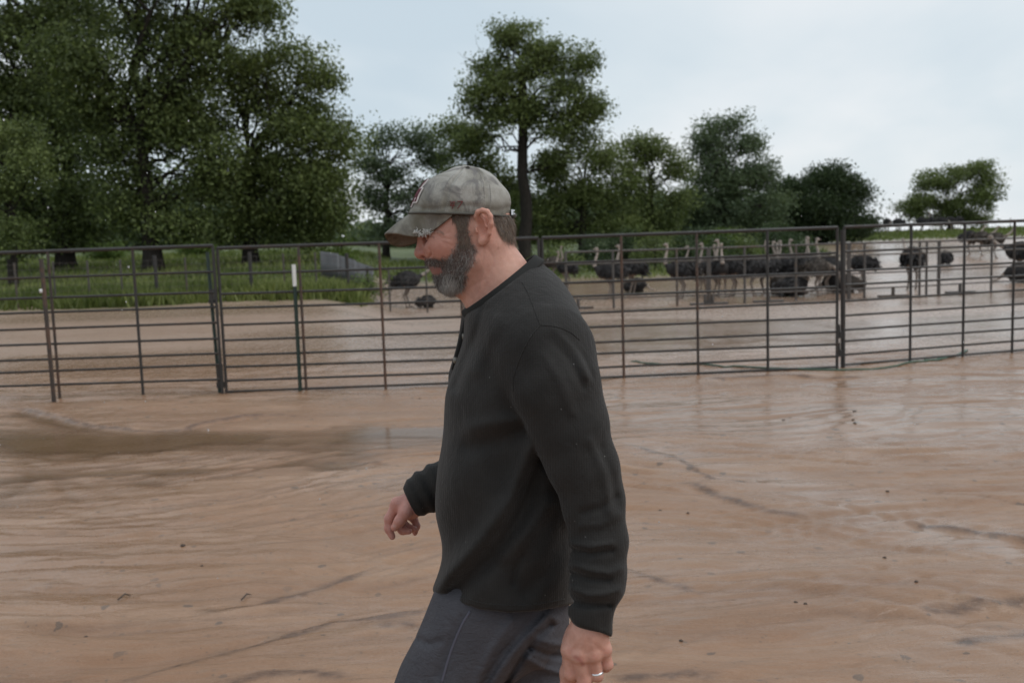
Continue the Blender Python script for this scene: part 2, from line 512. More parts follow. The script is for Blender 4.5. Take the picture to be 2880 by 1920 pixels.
# scattered dark crumbs of dung and wood lying in the mud
vor = t.n('ShaderNodeTexVoronoi', feature='F1', voronoi_dimensions='2D'); t.l(co, vor.inputs['Vector']); vor.inputs['Scale'].default_value = 4.5; vor.inputs['Randomness'].default_value = 1.0
crumb = t.math('LESS_THAN', vor.outputs['Distance'], t.mapr(n2, 0.44, 0.66, 0.012, 0.13))
mud = t.mix(t.math('MULTIPLY', crumb, t.mapr(n1, 0.38, 0.52, 0.1, 0.75)), mud, (0.085, 0.060, 0.045))
vor2 = t.n('ShaderNodeTexVoronoi', feature='F1', voronoi_dimensions='2D'); t.l(co, vor2.inputs['Vector']); vor2.inputs['Scale'].default_value = 19.0
speck = t.math('LESS_THAN', vor2.outputs['Distance'], t.mapr(n2, 0.46, 0.70, 0.0, 0.16))
mud = t.mix(t.math('MULTIPLY', speck, 0.55), mud, (0.105, 0.070, 0.050))
n6 = t.noise(co, 170, 3, 0.7)
mud = t.mix(t.mapr(n6, 0.52, 0.68, 0, 0.30), mud, (0.13, 0.082, 0.052))
mud = t.mix(t.mapr(n6, 0.46, 0.34, 0, 0.22), mud, (0.42, 0.31, 0.225))
gn = t.noise(co, 0.5, 4, 0.6); gn2 = t.noise(co, 6, 3, 0.6)
grs = t.ramp(gn, [(0.3, (0.052, 0.070, 0.024)), (0.55, (0.085, 0.112, 0.036)), (0.75, (0.140, 0.150, 0.062))])
grs = t.mix(t.mapr(gn2, 0.4, 0.7, 0, 0.5), grs, (0.055, 0.085, 0.028))
t.l(t.mix(g_at, mud, grs), t.b.inputs['Base Color'])
rg = t.mapr(w_at, 0.0, 0.85, 0.42, 0.10)
rg = t.math('ADD', rg, t.mapr(n2, 0.35, 0.65, -0.05, 0.07))
rg = t.math('ADD', rg, t.mapr(n5, 0.38, 0.62, -0.07, 0.05))
rg = t.math('MAXIMUM', rg, 0.10)
rg = t.math('ADD', rg, t.math('MULTIPLY', g_at, 0.5), True)
t.l(rg, t.b.inputs['Roughness'])
t.b.inputs['Specular IOR Level'].default_value = 0.5
bh = t.math('ADD', t.math('ADD', t.math('MULTIPLY', n3, 0.6), t.math('MULTIPLY', n5, 0.14)), t.math('ADD', t.math('MULTIPLY', n2, 0.25), t.math('MULTIPLY', n4, 0.11)))
bp = t.n('ShaderNodeBump'); bp.inputs['Distance'].default_value = 0.05
t.l(t.mapr(w_at, 0.1, 0.8, 0.42, 0.10), bp.inputs['Strength']); t.l(bh, bp.inputs['Height'])
t.l(bp.outputs[0], t.b.inputs['Normal'])
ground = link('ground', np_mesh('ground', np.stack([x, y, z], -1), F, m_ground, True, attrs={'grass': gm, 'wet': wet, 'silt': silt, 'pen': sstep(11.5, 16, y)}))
tag(ground, 'wet rust brown mud yard cut by shallow run-off channels', kind='structure')
g_bvh = BVHTree.FromObject(ground, bpy.context.evaluated_depsgraph_get())
def gz(px_, py_):
    h = g_bvh.ray_cast(Vector((px_, py_, 50)), Vector((0, 0, -1)))
    return h[0].z if h[0] is not None else float(macro(px_, py_))

# standing water: a level sheet that fills only the hollows of the mud
m_pool = mat('muddy_water', (0.155, 0.108, 0.068), 0.06)
t = NT(m_pool)
co = t.coord((1, 1.6, 1))
nn = t.noise(co, 1.2, 4, 0.6, 0.5)
t.l(t.ramp(nn, [(0.3, (0.165, 0.098, 0.054)), (0.6, (0.225, 0.138, 0.080)), (0.75, (0.26, 0.175, 0.11))]), t.b.inputs['Base Color'])
t.l(t.bump(t.noise(co, 38, 3, 0.55), 0.10, 0.01), t.b.inputs['Normal'])
tr_ = t.n('ShaderNodeBsdfTransparent'); ms_ = t.n('ShaderNodeMixShader')
t.l(t.mapr(t.attr('depth').outputs['Fac'], 0.0, 0.026, 0.0, 0.72), ms_.inputs[0])
t.l(tr_.outputs[0], ms_.inputs[1]); t.l(t.b.outputs[0], ms_.inputs[2]); t.l(ms_.outputs[0], t.t.nodes['Material Output'].inputs['Surface'])
c = gpl([(-500, 1010), (700, 985), (1250, 990)])
wx_ = np.arange(c[0][0] - 1, c[2][0], 0.045); wy_ = np.arange(5.6, 10.0, 0.045)
WX, WY = np.meshgrid(wx_, wy_, indexing='ij')
ix = np.clip(np.searchsorted(gx, WX.ravel()), 1, nx - 1); iy = np.clip(np.searchsorted(gy, WY.ravel()), 1, ny - 1)
Zg = z.reshape(nx, ny)
dep = -0.021 - Zg[ix, iy]
I2 = np.arange(WX.size).reshape(WX.shape)
Fw = np.stack([I2[:-1, :-1], I2[1:, :-1], I2[1:, 1:], I2[:-1, 1:]], -1).reshape(-1, 4)
Fw = Fw[(dep[Fw] > -0.004).any(1)]
used = np.unique(Fw); remap = np.zeros(WX.size, int); remap[used] = np.arange(len(used))
Vw = np.stack([WX.ravel(), WY.ravel(), np.full(WX.size, -0.021)], 1)[used]
pw = link('puddle', np_mesh('puddle', Vw, remap[Fw], m_pool, attrs={'depth': np.clip(dep[used], 0, 1)}))
tag(pw, 'shallow brown puddle standing along the fence', kind='structure')

# ------------------------------------------------------------------ trees
RNG = np.random.RandomState(11)
m_bark = mat('dark_bark', rough=0.9, spec=0.2)
t = NT(m_bark); co = t.coord((6, 6, 1.2))
t.l(t.ramp(t.noise(co, 3.0, 5, 0.65), [(0.3, (0.016, 0.013, 0.011)), (0.7, (0.045, 0.038, 0.032))]), t.b.inputs['Base Color'])
t.l(t.bump(t.noise(co, 6.0, 4, 0.6), 0.8, 0.03), t.b.inputs['Normal'])
m_bark2 = mat('pale_bark', rough=0.9, spec=0.2)
t = NT(m_bark2); co = t.coord((6, 6, 1.2))
t.l(t.ramp(t.noise(co, 3.0, 5, 0.65), [(0.3, (0.06, 0.052, 0.045)), (0.7, (0.16, 0.14, 0.12))]), t.b.inputs['Base Color'])

def leaf_mat(name, dark, light, back):
    m = bpy.data.materials.new(name); m.use_nodes = True
    t = NT(m); t.b.inputs['Roughness'].default_value = 0.55; t.b.inputs['Specular IOR Level'].default_value = 0.25
    a = t.attr('tint').outputs['Fac']
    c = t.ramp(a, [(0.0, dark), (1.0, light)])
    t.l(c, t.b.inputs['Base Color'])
    tr = t.n('ShaderNodeBsdfTranslucent'); tr.inputs['Color'].default_value = (*back, 1)
    mxs = t.n('ShaderNodeMixShader'); mxs.inputs[0].default_value = 0.22
    t.l(t.b.outputs[0], mxs.inputs[1]); t.l(tr.outputs[0], mxs.inputs[2])
    t.l(mxs.outputs[0], t.t.nodes['Material Output'].inputs['Surface'])
    return m
m_leaf = leaf_mat('pecan_leaf', (0.050, 0.069, 0.025), (0.172, 0.212, 0.068), (0.18, 0.24, 0.06))
m_leaf_dark = leaf_mat('oak_leaf', (0.024, 0.040, 0.020), (0.055, 0.085, 0.032), (0.06, 0.10, 0.03))
m_leaf_lite = leaf_mat('young_leaf', (0.055, 0.095, 0.022), (0.14, 0.20, 0.045), (0.16, 0.24, 0.03))
m_leaf_cool = leaf_mat('far_leaf', (0.054, 0.080, 0.046), (0.135, 0.180, 0.092), (0.14, 0.19, 0.07))

def leaf_cloud(C, tintc, size, aspect, rng, droop=0.25):
    """C (n,3) leaf centres -> diamond leaves, 2 triangles each"""
    n = len(C)
    d = rng.normal(size=(n, 3)); d[:, 2] -= droop * 1.5
    d /= np.linalg.norm(d, axis=1)[:, None]
    w = np.cross(d, rng.normal(size=(n, 3))); w /= np.linalg.norm(w, axis=1)[:, None] + 1e-9
    L = (size * rng.uniform(0.6, 1.35, n))[:, None]
    W = L * aspect
    nr = np.cross(d, w)
    V = np.stack([C - d * L * 0.5, C + w * W * 0.5 + nr * L * 0.06, C + d * L * 0.5 - nr * L * 0.08, C - w * W * 0.5 + nr * L * 0.06], 1).reshape(-1, 3)
    F = np.arange(n * 4).reshape(n, 4)
    T = np.repeat(np.clip(tintc + rng.normal(size=n) * 0.10, 0, 1), 4)
    return V, F, T

def limb(mb, a, b, ra, rb, rng, bend=0.12, n=7, sag=0.0):
    ns = 8 if ra > 0.12 else 5
    a = np.array(a, float); b = np.array(b, float)
    L = np.linalg.norm(b - a)
    pts = []
    off = rng.normal(size=(n, 3)) * L * bend * 0.35
    for i in range(n):
        u = i / (n - 1)
        p = a * (1 - u) + b * u + off[i] * math.sin(math.pi * u)
        p[2] += sag * L * math.sin(math.pi * u)
        pts.append(p)
    rad = [ra * (1 - i / (n - 1)) + rb * i / (n - 1) for i in range(n)]
    mb.tube(pts, rad, ns, False)
    return pts

def tree(name, label, base, trunk_top, r0, lobes, leaf, dens, lsize, group, cat='tree', bark=None, seed=1, aspect=0.52, fork=None, twigs=0, clump=0.5, tint=0.0):
    """base/trunk_top world points; lobes: list of (centre xyz, radii xyz, density factor)"""
    rng = np.random.RandomState(seed)
    root = empty(name, base)
    b0 = np.array(base, float)
    mb = MB()
    tt = np.array(trunk_top, float)
    tp = limb(mb, b0 - np.array([0, 0, 0.3]), tt, r0, r0 * 0.55, rng, 0.025, 9)
    mb.tube([b0 - np.array([0, 0, 0.3]), b0 + np.array([0, 0, 0.4]), b0 + np.array([0, 0, 1.0])], [r0 * 1.5, r0 * 1.12, r0 * 0.96], 9)
    starts = tp[4:]
    fine = []
    for c, r, dn in lobes:                       # break each mass of foliage into smaller uneven tufts
        c = np.array(c, float); r = np.array(r, float)
        if r.mean() < 0.6: fine.append((c, r, dn)); continue
        for q in range(4):
            v = rng.normal(size=3); v /= np.linalg.norm(v)
            f_ = rng.uniform(0.38, 0.66)
            fine.append((c + v * r * rng.uniform(0.45, 0.80), r * f_ * np.array([1, 1, rng.uniform(0.7, 1.0)]), dn * rng.uniform(0.65, 1.25)))
    lobes = fine
    Call = []; Tall = []
    for li, (c, r, dn) in enumerate(lobes):
        c = np.array(c, float); r = np.array(r, float)
        hz = c[2] - r[2] * 0.4
        j = min(range(len(starts)), key=lambda k: abs(starts[k][2] - (hz - 1.0)) + 0.2 * rng.rand())
        rb = max(0.05, r0 * 0.36 * min(1.0, r.mean() / 1.2))
        path = limb(mb, starts[j], c + np.array([0, 0, -0.15 * r[2]]), rb, rb * 0.35, rng, 0.20, 7, 0.08)
        vol = r[0] * r[1] * r[2]
        nc = int(max(5, dn * 6.6 * (r[0] * r[2] + r[0] * r[1] + r[1] * r[2])))
        v = rng.normal(size=(nc, 3)); v /= np.linalg.norm(v, axis=1)[:, None]
        rad = rng.uniform(0.35, 1.06, nc) ** 0.6
        v[:, 2] *= np.where(v[:, 2] < 0, 0.8, 1.0)
        cc = c + v * rad[:, None] * r
        ct = np.clip(0.45 + 0.26 * rng.normal(size=nc) + 0.20 * v[:, 2] + tint, 0, 1)  # upper side of each tuft tinted lighter, light from above painted in
        nsub = max(2, int(r.mean() * 2.6))
        for k in rng.choice(nc, min(nc, nsub), replace=False):
            limb(mb, path[rng.randint(3, 7)], cc[k], rb * 0.30, 0.012, rng, 0.25, 5)
        for k in range(nc):
            m = max(10, int(dens * 4.8 * rng.uniform(0.5, 1.5)))
            s = clump * rng.uniform(0.75, 1.45)
            Call.append(cc[k] + np.clip(rng.normal(size=(m, 3)), -1.7, 1.7) * np.array([s, s, s * 0.62]))
            Tall.append(np.full(m, ct[k]))
    for k in range(twigs):
        c, r, dn = lobes[rng.randint(len(lobes))]
        c = np.array(c); r = np.array(r)
        v = rng.normal(size=3); v[2] = abs(v[2]) * 0.9; v /= np.linalg.norm(v)
        a = c + v * r * 0.6; b = c + v * r * rng.uniform(1.05, 1.5)
        p = limb(mb, a, b, 0.03, 0.008, rng, 0.3, 6)
        for q in range(3):
            w = b + rng.normal(size=3) * 0.5
            limb(mb, p[rng.randint(2, 5)], w, 0.015, 0.006, rng, 0.3, 4)
    C = np.concatenate(Call); T = np.concatenate(Tall)
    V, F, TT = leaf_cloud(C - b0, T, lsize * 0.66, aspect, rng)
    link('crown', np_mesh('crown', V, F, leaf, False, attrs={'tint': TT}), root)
    mb.v = [tuple(np.array(q) - b0) for q in mb.v]
    mb.build('trunk', bark or m_bark, root)
    tag(root, label, cat, group)
    return root

def lob(Y, items, dy=0.0, rng=None):
    """items: (px, py, rx_px, rz_px, density[, depth offset]) -> world lobes at depth Y"""
    out = []
    s = Y / F_PX
    for it in items:
        px_, py_, rx, rz, dn = it[:5]
        o = it[5] if len(it) > 5 else 0.0
        out.append((at(px_, py_, Y + o), (rx * s * .9, 0.5 * (rx + rz) * s * 0.85, rz * s * .88), dn))
    return out
def gp(px_, Y):
    """ground point in the photograph column px at depth Y"""
    X_ = at(px_, 700, Y)[0]
    return np.array([X_, Y, gz(X_, Y)])

G_P = 'pecan trees behind the yard'
tree('pecan_tree', 'tallest dark pecan tree at left, forked trunk, long limb reaching right at the top', gp(428, 44), at(395, 380, 44), 0.42,
     lob(44, [(300, 160, 170, 120, 1), (470, 60, 170, 120, .85), (560, 190, 140, 100, .8), (330, 320, 170, 110, 1), (470, 300, 150, 100, 1), (680, 40, 130, 70, .5), (740, 30, 60, 60, .4),
              (280, 450, 130, 90, 1), (500, 420, 130, 90, .85), (380, 540, 120, 70, .8), (560, 520, 110, 80, .8), (430, -120, 220, 120, 1), (620, -90, 150, 90, .6), (330, 610, 110, 55, 1), (520, 620, 120, 50, 1)]),
     m_leaf, 20, 0.30, G_P, seed=3, clump=0.55, tint=-0.12)
tree('pecan_tree', 'rounded pecan tree left of the capped man, its crown drooping low on one side', gp(703, 47), at(700, 450, 47), 0.36,
     lob(47, [(700, 220, 110, 70, .9), (830, 180, 100, 60, .7), (880, 230, 60, 60, .5), (640, 320, 110, 80, 1.1), (790, 340, 140, 100, 1.2), (900, 430, 100, 90, 1.1), (720, 460, 140, 90, 1.2), (850, 540, 120, 90, 1.2),
              (950, 560, 70, 90, 1), (640, 560, 100, 70, 1), (760, 620, 130, 60, 1.1), (930, 640, 80, 60, 1), (640, 640, 90, 45, 1), (850, 650, 110, 45, 1.1)]),
     m_leaf, 22, 0.28, G_P, seed=4, clump=0.5)
tree('pecan_tree', 'dark pecan tree with a thick straight trunk near the picture corner', gp(182, 48), at(190, 400, 48), 0.45,
     lob(48, [(60, 60, 150, 120, .9), (200, 20, 140, 110, .9), (100, 230, 150, 100, 1), (220, 330, 130, 90, 1), (60, 400, 140, 110, 1.1), (190, 480, 120, 90, 1), (40, 560, 120, 80, 1), (260, 560, 110, 80, .8), (-120, 250, 180, 250, .8), (140, 650, 150, 55, 1.1), (60, -120, 200, 110, .9), (270, 640, 90, 50, 1), (20, 670, 110, 50, 1)]),
     m_leaf, 20, 0.30, G_P, seed=5, clump=0.55, tint=-0.18)
tree('young_tree', 'bright green young tree at the picture edge under the dark pecans', gp(30, 36), at(30, 520, 36), 0.16,
     lob(36, [(40, 400, 90, 70, 1.2), (90, 480, 80, 70, 1.2), (20, 540, 100, 80, 1.2), (60, 640, 110, 60, 1), (-60, 500, 100, 120, 1)]),
     m_leaf, 22, 0.20, G_P, seed=6, clump=0.35, tint=0.10)
tree('pecan_tree', 'slim grey-green tree with open crown just left of the cap', gp(1085, 66), at(1090, 470, 66), 0.24,
     lob(66, [(1080, 390, 55, 45, .8), (1160, 400, 60, 45, .8), (1040, 450, 50, 45, .7), (1200, 440, 60, 50, .8), (1110, 490, 70, 50, .7), (1050, 560, 55, 50, .7), (1170, 560, 80, 60, 1), (1120, 640, 90, 50, .9), (1230, 620, 70, 60, 1)]),
     m_leaf_cool, 18, 0.30, G_P, seed=7, twigs=14, clump=0.5)
tree('pecan_tree', 'tallest lone pecan rising over the man, bare twigs round its pointed crown', gp(1476, 58), at(1470, 230, 58), 0.40,
     lob(58, [(1425, 85, 50, 55, .7), (1480, 130, 70, 55, .8), (1390, 165, 65, 55, .8), (1545, 165, 65, 50, .8), (1470, 205, 90, 60, 1), (1640, 190, 60, 50, .6), (1390, 250, 80, 55, .9), (1570, 250, 90, 55, .9), (1680, 290, 55, 40, .55),
              (1480, 290, 90, 50, 1.1), (1350, 300, 60, 50, .7), (1620, 320, 70, 40, .6), (1400, 340, 80, 40, .7), (1560, 370, 90, 45, .8), (1340, 380, 60, 40, .6), (1600, 440, 90, 45, .7)]),
     m_leaf, 20, 0.28, G_P, seed=8, twigs=42, clump=0.45, tint=0.04)
tree('pecan_tree', 'low tree with dark mottled crown directly behind the cap', gp(1330, 62), at(1330, 520, 62), 0.25,
     lob(62, [(1290, 400, 80, 60, .9), (1370, 440, 80, 60, 1), (1260, 500, 80, 60, 1), (1390, 540, 90, 60, 1.1), (1310, 590, 90, 60, 1.1), (1400, 640, 90, 50, 1)]),
     m_leaf, 20, 0.30, G_P, seed=9, clump=0.5, tint=-0.1)
tree('pecan_tree', 'broad leafy tree just right of the tall trunk, over the first ostriches', gp(1640, 60), at(1640, 520, 60), 0.28,
     lob(60, [(1620, 400, 80, 50, .9), (1570, 480, 90, 60, 1), (1690, 450, 80, 60, 1), (1530, 580, 90, 70, 1.1), (1640, 560, 100, 70, 1.1), (1740, 540, 80, 60, 1), (1600, 650, 120, 45, 1), (1730, 640, 90, 45, 1)]),
     m_leaf, 20, 0.28, G_P, seed=10, twigs=8, clump=0.5, tint=0.02)
tree('pecan_tree', 'green tree with a knobbly top notch right of the broad leafy tree', gp(1830, 62), at(1830, 520, 62), 0.26,
     lob(62, [(1860, 415, 55, 40, .9), (1790, 430, 60, 45, .9), (1880, 470, 50, 50, .9), (1800, 510, 80, 60, 1), (1860, 570, 80, 60, 1), (1780, 600, 80, 60, 1), (1850, 650, 90, 40, 1)]),
     m_leaf, 20, 0.28, G_P, seed=12, twigs=6, clump=0.45)
tree('pecan_tree', 'tall airy grey-green tree with drooping right side, standing beyond the flock', gp(2030, 70), at(2040, 480, 70), 0.28,
     lob(70, [(2060, 355, 50, 35, .7), (2000, 385, 60, 45, .8), (2090, 410, 50, 40, .7), (2030, 445, 90, 45, .9), (1980, 490, 70, 50, .9), (2110, 470, 60, 40, .7), (2060, 530, 90, 50, .9), (2150, 520, 50, 45, .6), (1960, 570, 80, 55, 1), (2070, 600, 100, 50, 1), (2160, 600, 70, 60, .8), (2000, 650, 110, 40, 1)]),
     m_leaf_cool, 20, 0.30, G_P, seed=13, twigs=16, clump=0.5)
tree('oak_tree', 'dense dark round-topped oak at the right end of the wood', gp(2310, 74), at(2320, 580, 74), 0.4,
     lob(74, [(2270, 520, 70, 45, 1.6), (2340, 510, 70, 45, 1.6), (2210, 570, 70, 50, 1.6), (2310, 580, 90, 55, 1.7), (2400, 560, 60, 55, 1.6), (2230, 630, 90, 45, 1.6), (2350, 640, 90, 45, 1.6), (2420, 620, 40, 50, 1.3), (2150, 610, 70, 50, 1.4)]),
     m_leaf_dark, 24, 0.30, G_P, seed=14, clump=0.5)
tree('field_tree', 'single spreading tree standing alone on the right skyline', gp(2672, 106), at(2675, 590, 106), 0.28,
     lob(106, [(2680, 500, 60, 45, .8), (2750, 480, 40, 30, .6), (2620, 505, 50, 35, .7), (2770, 520, 45, 40, .7), (2600, 560, 50, 40, .7), (2700, 560, 70, 45, .9), (2780, 570, 40, 40, .7), (2560, 590, 35, 25, .5), (2640, 610, 60, 25, .6), (2730, 615, 60, 25, .6)]),
     m_leaf, 20, 0.36, G_P, seed=15, clump=0.5, tint=0.02)
# undergrowth under the wood: each a shrub of its own
G_S = 'shrubs along the edge of the wood'
DSH = [(1590 + 84 * k, 46.5 + (k * 37 % 5), 62, 62 + (k * 29 % 4) * 6, m_leaf_dark if k % 3 else m_leaf, '%s dark shrub in the row behind the flock, counted from the man' % w) for k, w in enumerate(('first', 'second', 'third', 'fourth', 'fifth', 'sixth', 'seventh', 'eighth', 'ninth'))]
for k, (px_, Y_, w_, h_, mt_, lb) in enumerate(DSH + [
        (960, 46, 55, 55, m_leaf_lite, 'bright yellow-green shrub under the drooping pecan crown'),
        (1900, 56, 60, 45, m_leaf, 'green shrub under the trees above the leftmost raised ostrich heads'),
        (2040, 58, 65, 52, m_leaf_lite, 'light green shrub before the airy grey-green tree'),
        (2180, 62, 75, 50, m_leaf_dark, 'dark shrub at the foot of the dense oak'),
        (1540, 52, 55, 40, m_leaf, 'small green shrub right of the man\'s nape'),
        (1720, 54, 70, 48, m_leaf_dark, 'dark shrub in shade left of the flock'),
        (300, 60, 80, 40, m_leaf_lite, 'pale shrub seen between the two left trunks'),
        (560, 64, 70, 34, m_leaf_lite, 'pale green shrub in the meadow beyond the forked trunk'),
        (1030, 31, 48, 52, m_leaf_lite, 'yellow-green bush at the grass edge before the grey sheet fence')]):
    b_ = gp(px_, Y_); s_ = Y_ / F_PX
    top = b_ + np.array([0, 0, h_ * s_ * 0.8])
    L_ = [(b_ + np.array([dx * w_ * s_, 0, dz * h_ * s_]), (w_ * s_ * .5, w_ * s_ * .5, h_ * s_ * .45), 1.6) for dx, dz in ((-.4, .6), (.35, .55), (0, 1.0), (.1, .4))]
    tree('shrub', lb, b_, top, 0.04, L_, mt_, 14, 0.16 if Y_ > 40 else 0.11, G_S, cat='shrub', seed=40 + k, clump=0.22, tint=0.05)

# far wood that reads as one mass
rng = np.random.RandomState(77)
C = []; T = []
for k in range(760):
    Y_ = rng.uniform(92, 125)
    px_ = rng.uniform(-500, 2330)
    if 880 < px_ < 1250 and rng.rand() < 0.55: continue
    b_ = at(px_, 700, Y_); gzv = float(macro(b_[0], Y_))
    h_ = rng.uniform(2.0, 4.6) * (0.65 if 880 < px_ < 1250 else 1.0) * (1.45 if px_ < 880 else 1.0)
    c_ = np.array([b_[0], Y_, gzv + h_ * rng.uniform(0.25, 0.8)])
    m_ = 80
    C.append(c_ + rng.normal(size=(m_, 3)) * np.array([1.3, 1.0, h_ * 0.28])); T.append(np.full(m_, rng.uniform(0.1, 0.7)))
V, F, TT = leaf_cloud(np.concatenate(C), np.concatenate(T), 0.85, 0.5, rng)
o = link('far_wood', np_mesh('far_wood', V, F, m_leaf_cool, False, attrs={'tint': TT}))
tag(o, 'hazy low wood far behind the pecan trees', 'wood', kind='stuff')

# grass and weeds beyond the yard
m_grass = leaf_mat('grass_blade', (0.066, 0.086, 0.025), (0.205, 0.225, 0.072), (0.16, 0.24, 0.04))
n = 64000
yy = 25.4 + 46 * rng.rand(n) ** 1.9
ss = rng.uniform(-0.62, -0.12, n)
edge = rng.rand(n) < 0.30
yy[edge] = rng.uniform(25.6, 29.5, edge.sum())
mid_ = rng.rand(n) < 0.14
yy[mid_] = rng.uniform(43, 62, mid_.sum()); ss[mid_] = rng.uniform(-0.13, 0.32, mid_.sum())
rt = rng.rand(n) < 0.12
yy[rt] = rng.uniform(76, 108, rt.sum()); ss[rt] = rng.uniform(0.3, 0.56, rt.sum())
xx = ss * yy
keep = rng.rand(n) < grass_mask(xx, yy)
xx, yy = xx[keep], yy[keep]
zz_ = macro(xx, yy)
tall = np.where(yy < 30, 0.31, 0.22) * rng.uniform(0.5, 1.5, len(xx)) * (0.45 + 1.1 * fbm(xx * 0.5, yy * 0.5, 3))
bx = rng.normal(size=(len(xx), 2)); bx /= np.linalg.norm(bx, axis=1)[:, None]
wd = (0.018 + 0.0005 * yy)[:, None]
P0 = np.stack([xx, yy, zz_ - 0.03], 1)
side = np.concatenate([bx * wd, np.zeros((len(xx), 1))], 1)
lean = np.concatenate([rng.normal(size=(len(xx), 2)) * 0.35, np.ones((len(xx), 1))], 1) * tall[:, None]
V = np.stack([P0 - side, P0 + side, P0 + lean * 0.6 + side * 0.7, P0 + lean], 1).reshape(-1, 3)
F = np.arange(len(xx) * 4).reshape(-1, 4)
tnt = np.repeat(np.clip(fbm(xx * 0.35 + 8, yy * 0.35, 3) * 1.5 - 0.25 + 0.15 * rng.normal(size=len(xx)), 0, 1), 4)
o = link('grass', np_mesh('grass', V, F, m_grass, False, attrs={'tint': tnt}))
tag(o, 'green meadow grass and weeds beyond the muddy yard', 'grass', kind='stuff')

# ------------------------------------------------------------------ steel fence panels
def rusty(name, dark, rust, amt):
    m = mat(name, dark, 0.55, 0.5)
    t = NT(m); co = t.coord((1, 1, 1))
    c = t.n('ShaderNodeTexCoord'); oi = t.n('ShaderNodeObjectInfo')
    va = t.n('ShaderNodeVectorMath', operation='ADD'); t.l(c.outputs['Object'], va.inputs[0])
    geo = t.n('ShaderNodeNewGeometry')
    f = t.noise(geo.outputs['Position'], 5.0, 5, 0.65)
    f2 = t.noise(geo.outputs['Position'], 45.0, 3, 0.6)
    k = t.math('ADD', f, t.math('MULTIPLY', t.math('SUBTRACT', f2, 0.5), 0.35))
    k = t.math('ADD', k, t.math('MULTIPLY', t.math('SUBTRACT', oi.outputs['Random'], 0.5), 0.2))
    t.l(t.ramp(k, [(0.62 - amt, dark), (0.78 - amt, rust)]), t.b.inputs['Base Color'])
    t.l(t.mapr(k, 0.4, 0.7, 0.42, 0.8), t.b.inputs['Roughness'])
    return m
m_pipe = rusty('dark_weathered_pipe', (0.030, 0.027, 0.025), (0.055, 0.040, 0.032), 0.06)
m_rust = rusty('rusty_pipe', (0.045, 0.035, 0.029), (0.098, 0.055, 0.037), 0.20)
m_green = rusty('green_painted_steel', (0.022, 0.042, 0.034), (0.05, 0.05, 0.035), 0.02)
m_white = mat('white_post_paint', (0.72, 0.72, 0.70), 0.6)
m_far = rusty('grey_brown_pipe', (0.075, 0.066, 0.060), (0.11, 0.08, 0.06), 0.1)
mb = MB(); mb.tube([(0, 0, 0), (0, 0, 1)], 1.0, 10)
CYL = {}
def pipe(name, a, b, r, material, parent, world_off):
    """a straight pipe between two world points, mesh shared, child of parent"""
    key = material.name
    if key not in CYL:
        CYL[key] = mb.mesh('pipe', material)
        me = CYL[key]
        for p_ in me.polygons:
            p_.use_smooth = len(p_.vertices) == 4
    a = np.array(a, float); b = np.array(b, float)
    d = Vector(b - a)
    o = link(name, CYL[key], parent)
    q = d.to_track_quat('Z', 'Y')
    o.rotation_mode = 'QUATERNION'
    o.rotation_quaternion = q
    o.location = Vector(a - world_off)
    o.scale = (r, r, d.length)
    return o
FR = [0, .179, .318, .419, .533, .640, .747, .831, .926, 1.0]
def panel(name, label, A, B, H, ups, rust_ups=(), rails=FR, rr=0.0128, foot=0.03, group='rusty pipe panels of the near fence', top_r=0.0185, matr=None, upr=0.0150, lift=0.02):
    """A,B = ground points of the two ends; ups = fractions of the uprights along the panel"""
    A = np.array(A, float); B = np.array(B, float)
    root = empty(name, A)
    rngp = random.Random(name + label)
    mm = matr or m_pipe
    z0 = np.array([0, 0, lift])
    for i, f in enumerate(rails):
        h = np.array([0, 0, H * (1 - f)]) + z0
        j = np.array([0, 0, rngp.uniform(-.008, .008)])
        # each rail in one piece, sagging very slightly
        r = top_r if i == 0 else rr
        pipe('rail', A + h + (0 if i == 0 else j), B + h - (0 if i == 0 else j), r, mm, root, A)
    for i, u in enumerate(ups):
        P = A * (1 - u) + B * u
        P[2] = A[2] * (1 - u) + B[2] * u
        top = P + np.array([0, 0, H + lift])
        off = np.array([0, -0.004, 0]) if 0 < u < 1 else np.array([0, 0, 0])
        pipe('upright', P + off + np.array([0, 0, -foot]), top + off, upr if 0 < u < 1 else upr * 1.05, m_rust if i in rust_ups else mm, root, A)
    tag(root, label, 'fence', group)
    return root
def gpt(px_, py_, Y):
    p = at(px_, py_, Y); return np.array([p[0], Y, gz(p[0], Y)])
H1 = 1.52
pa = gpt(-500, 1140, 10.45); pb = gpt(626, 1112, 10.5)
pc = gpt(638, 1112, 10.52); pd = gpt(1526, 1075, 10.60)
pe = gpt(1536, 1074, 10.62); pf = gpt(2354, 1036, 10.80)
pg = gpt(2373, 1030, 10.95); ph = gpt(2990, 968, 11.9)
ux = lambda A, B, px_: float((at(px_, 900, 0.5 * (A[1] + B[1]))[0] - A[0]) / (B[0] - A[0]))
panel('rail_fence', 'steel rail fence panel at far left, cut off by the picture edge', pa, pb, H1, [0.02, ux(pa, pb, 150), ux(pa, pb, 386), 1.0], (1,), rails=FR[:-1], lift=0.05)
panel('rail_fence', 'wide rail gate panel behind the man, its left end by the white-tipped post', pc, pd, H1, [0.0, ux(pc, pd, 852), ux(pc, pd, 1076), ux(pc, pd, 1300), 1.0], (1, 2, 3))
panel('rail_fence', 'long rail fence panel right of the man, in front of the ostrich flock', pe, pf, H1, [0.0, ux(pe, pf, 1750), ux(pe, pf, 1962), ux(pe, pf, 2162), 1.0], (1, 2))
panel('rail_fence', 'rail fence panel at far right, angled back from the thick gate post', pg, ph, H1, [0.0, ux(pg, ph, 2540), ux(pg, ph, 2711), ux(pg, ph, 2877), 1.0])

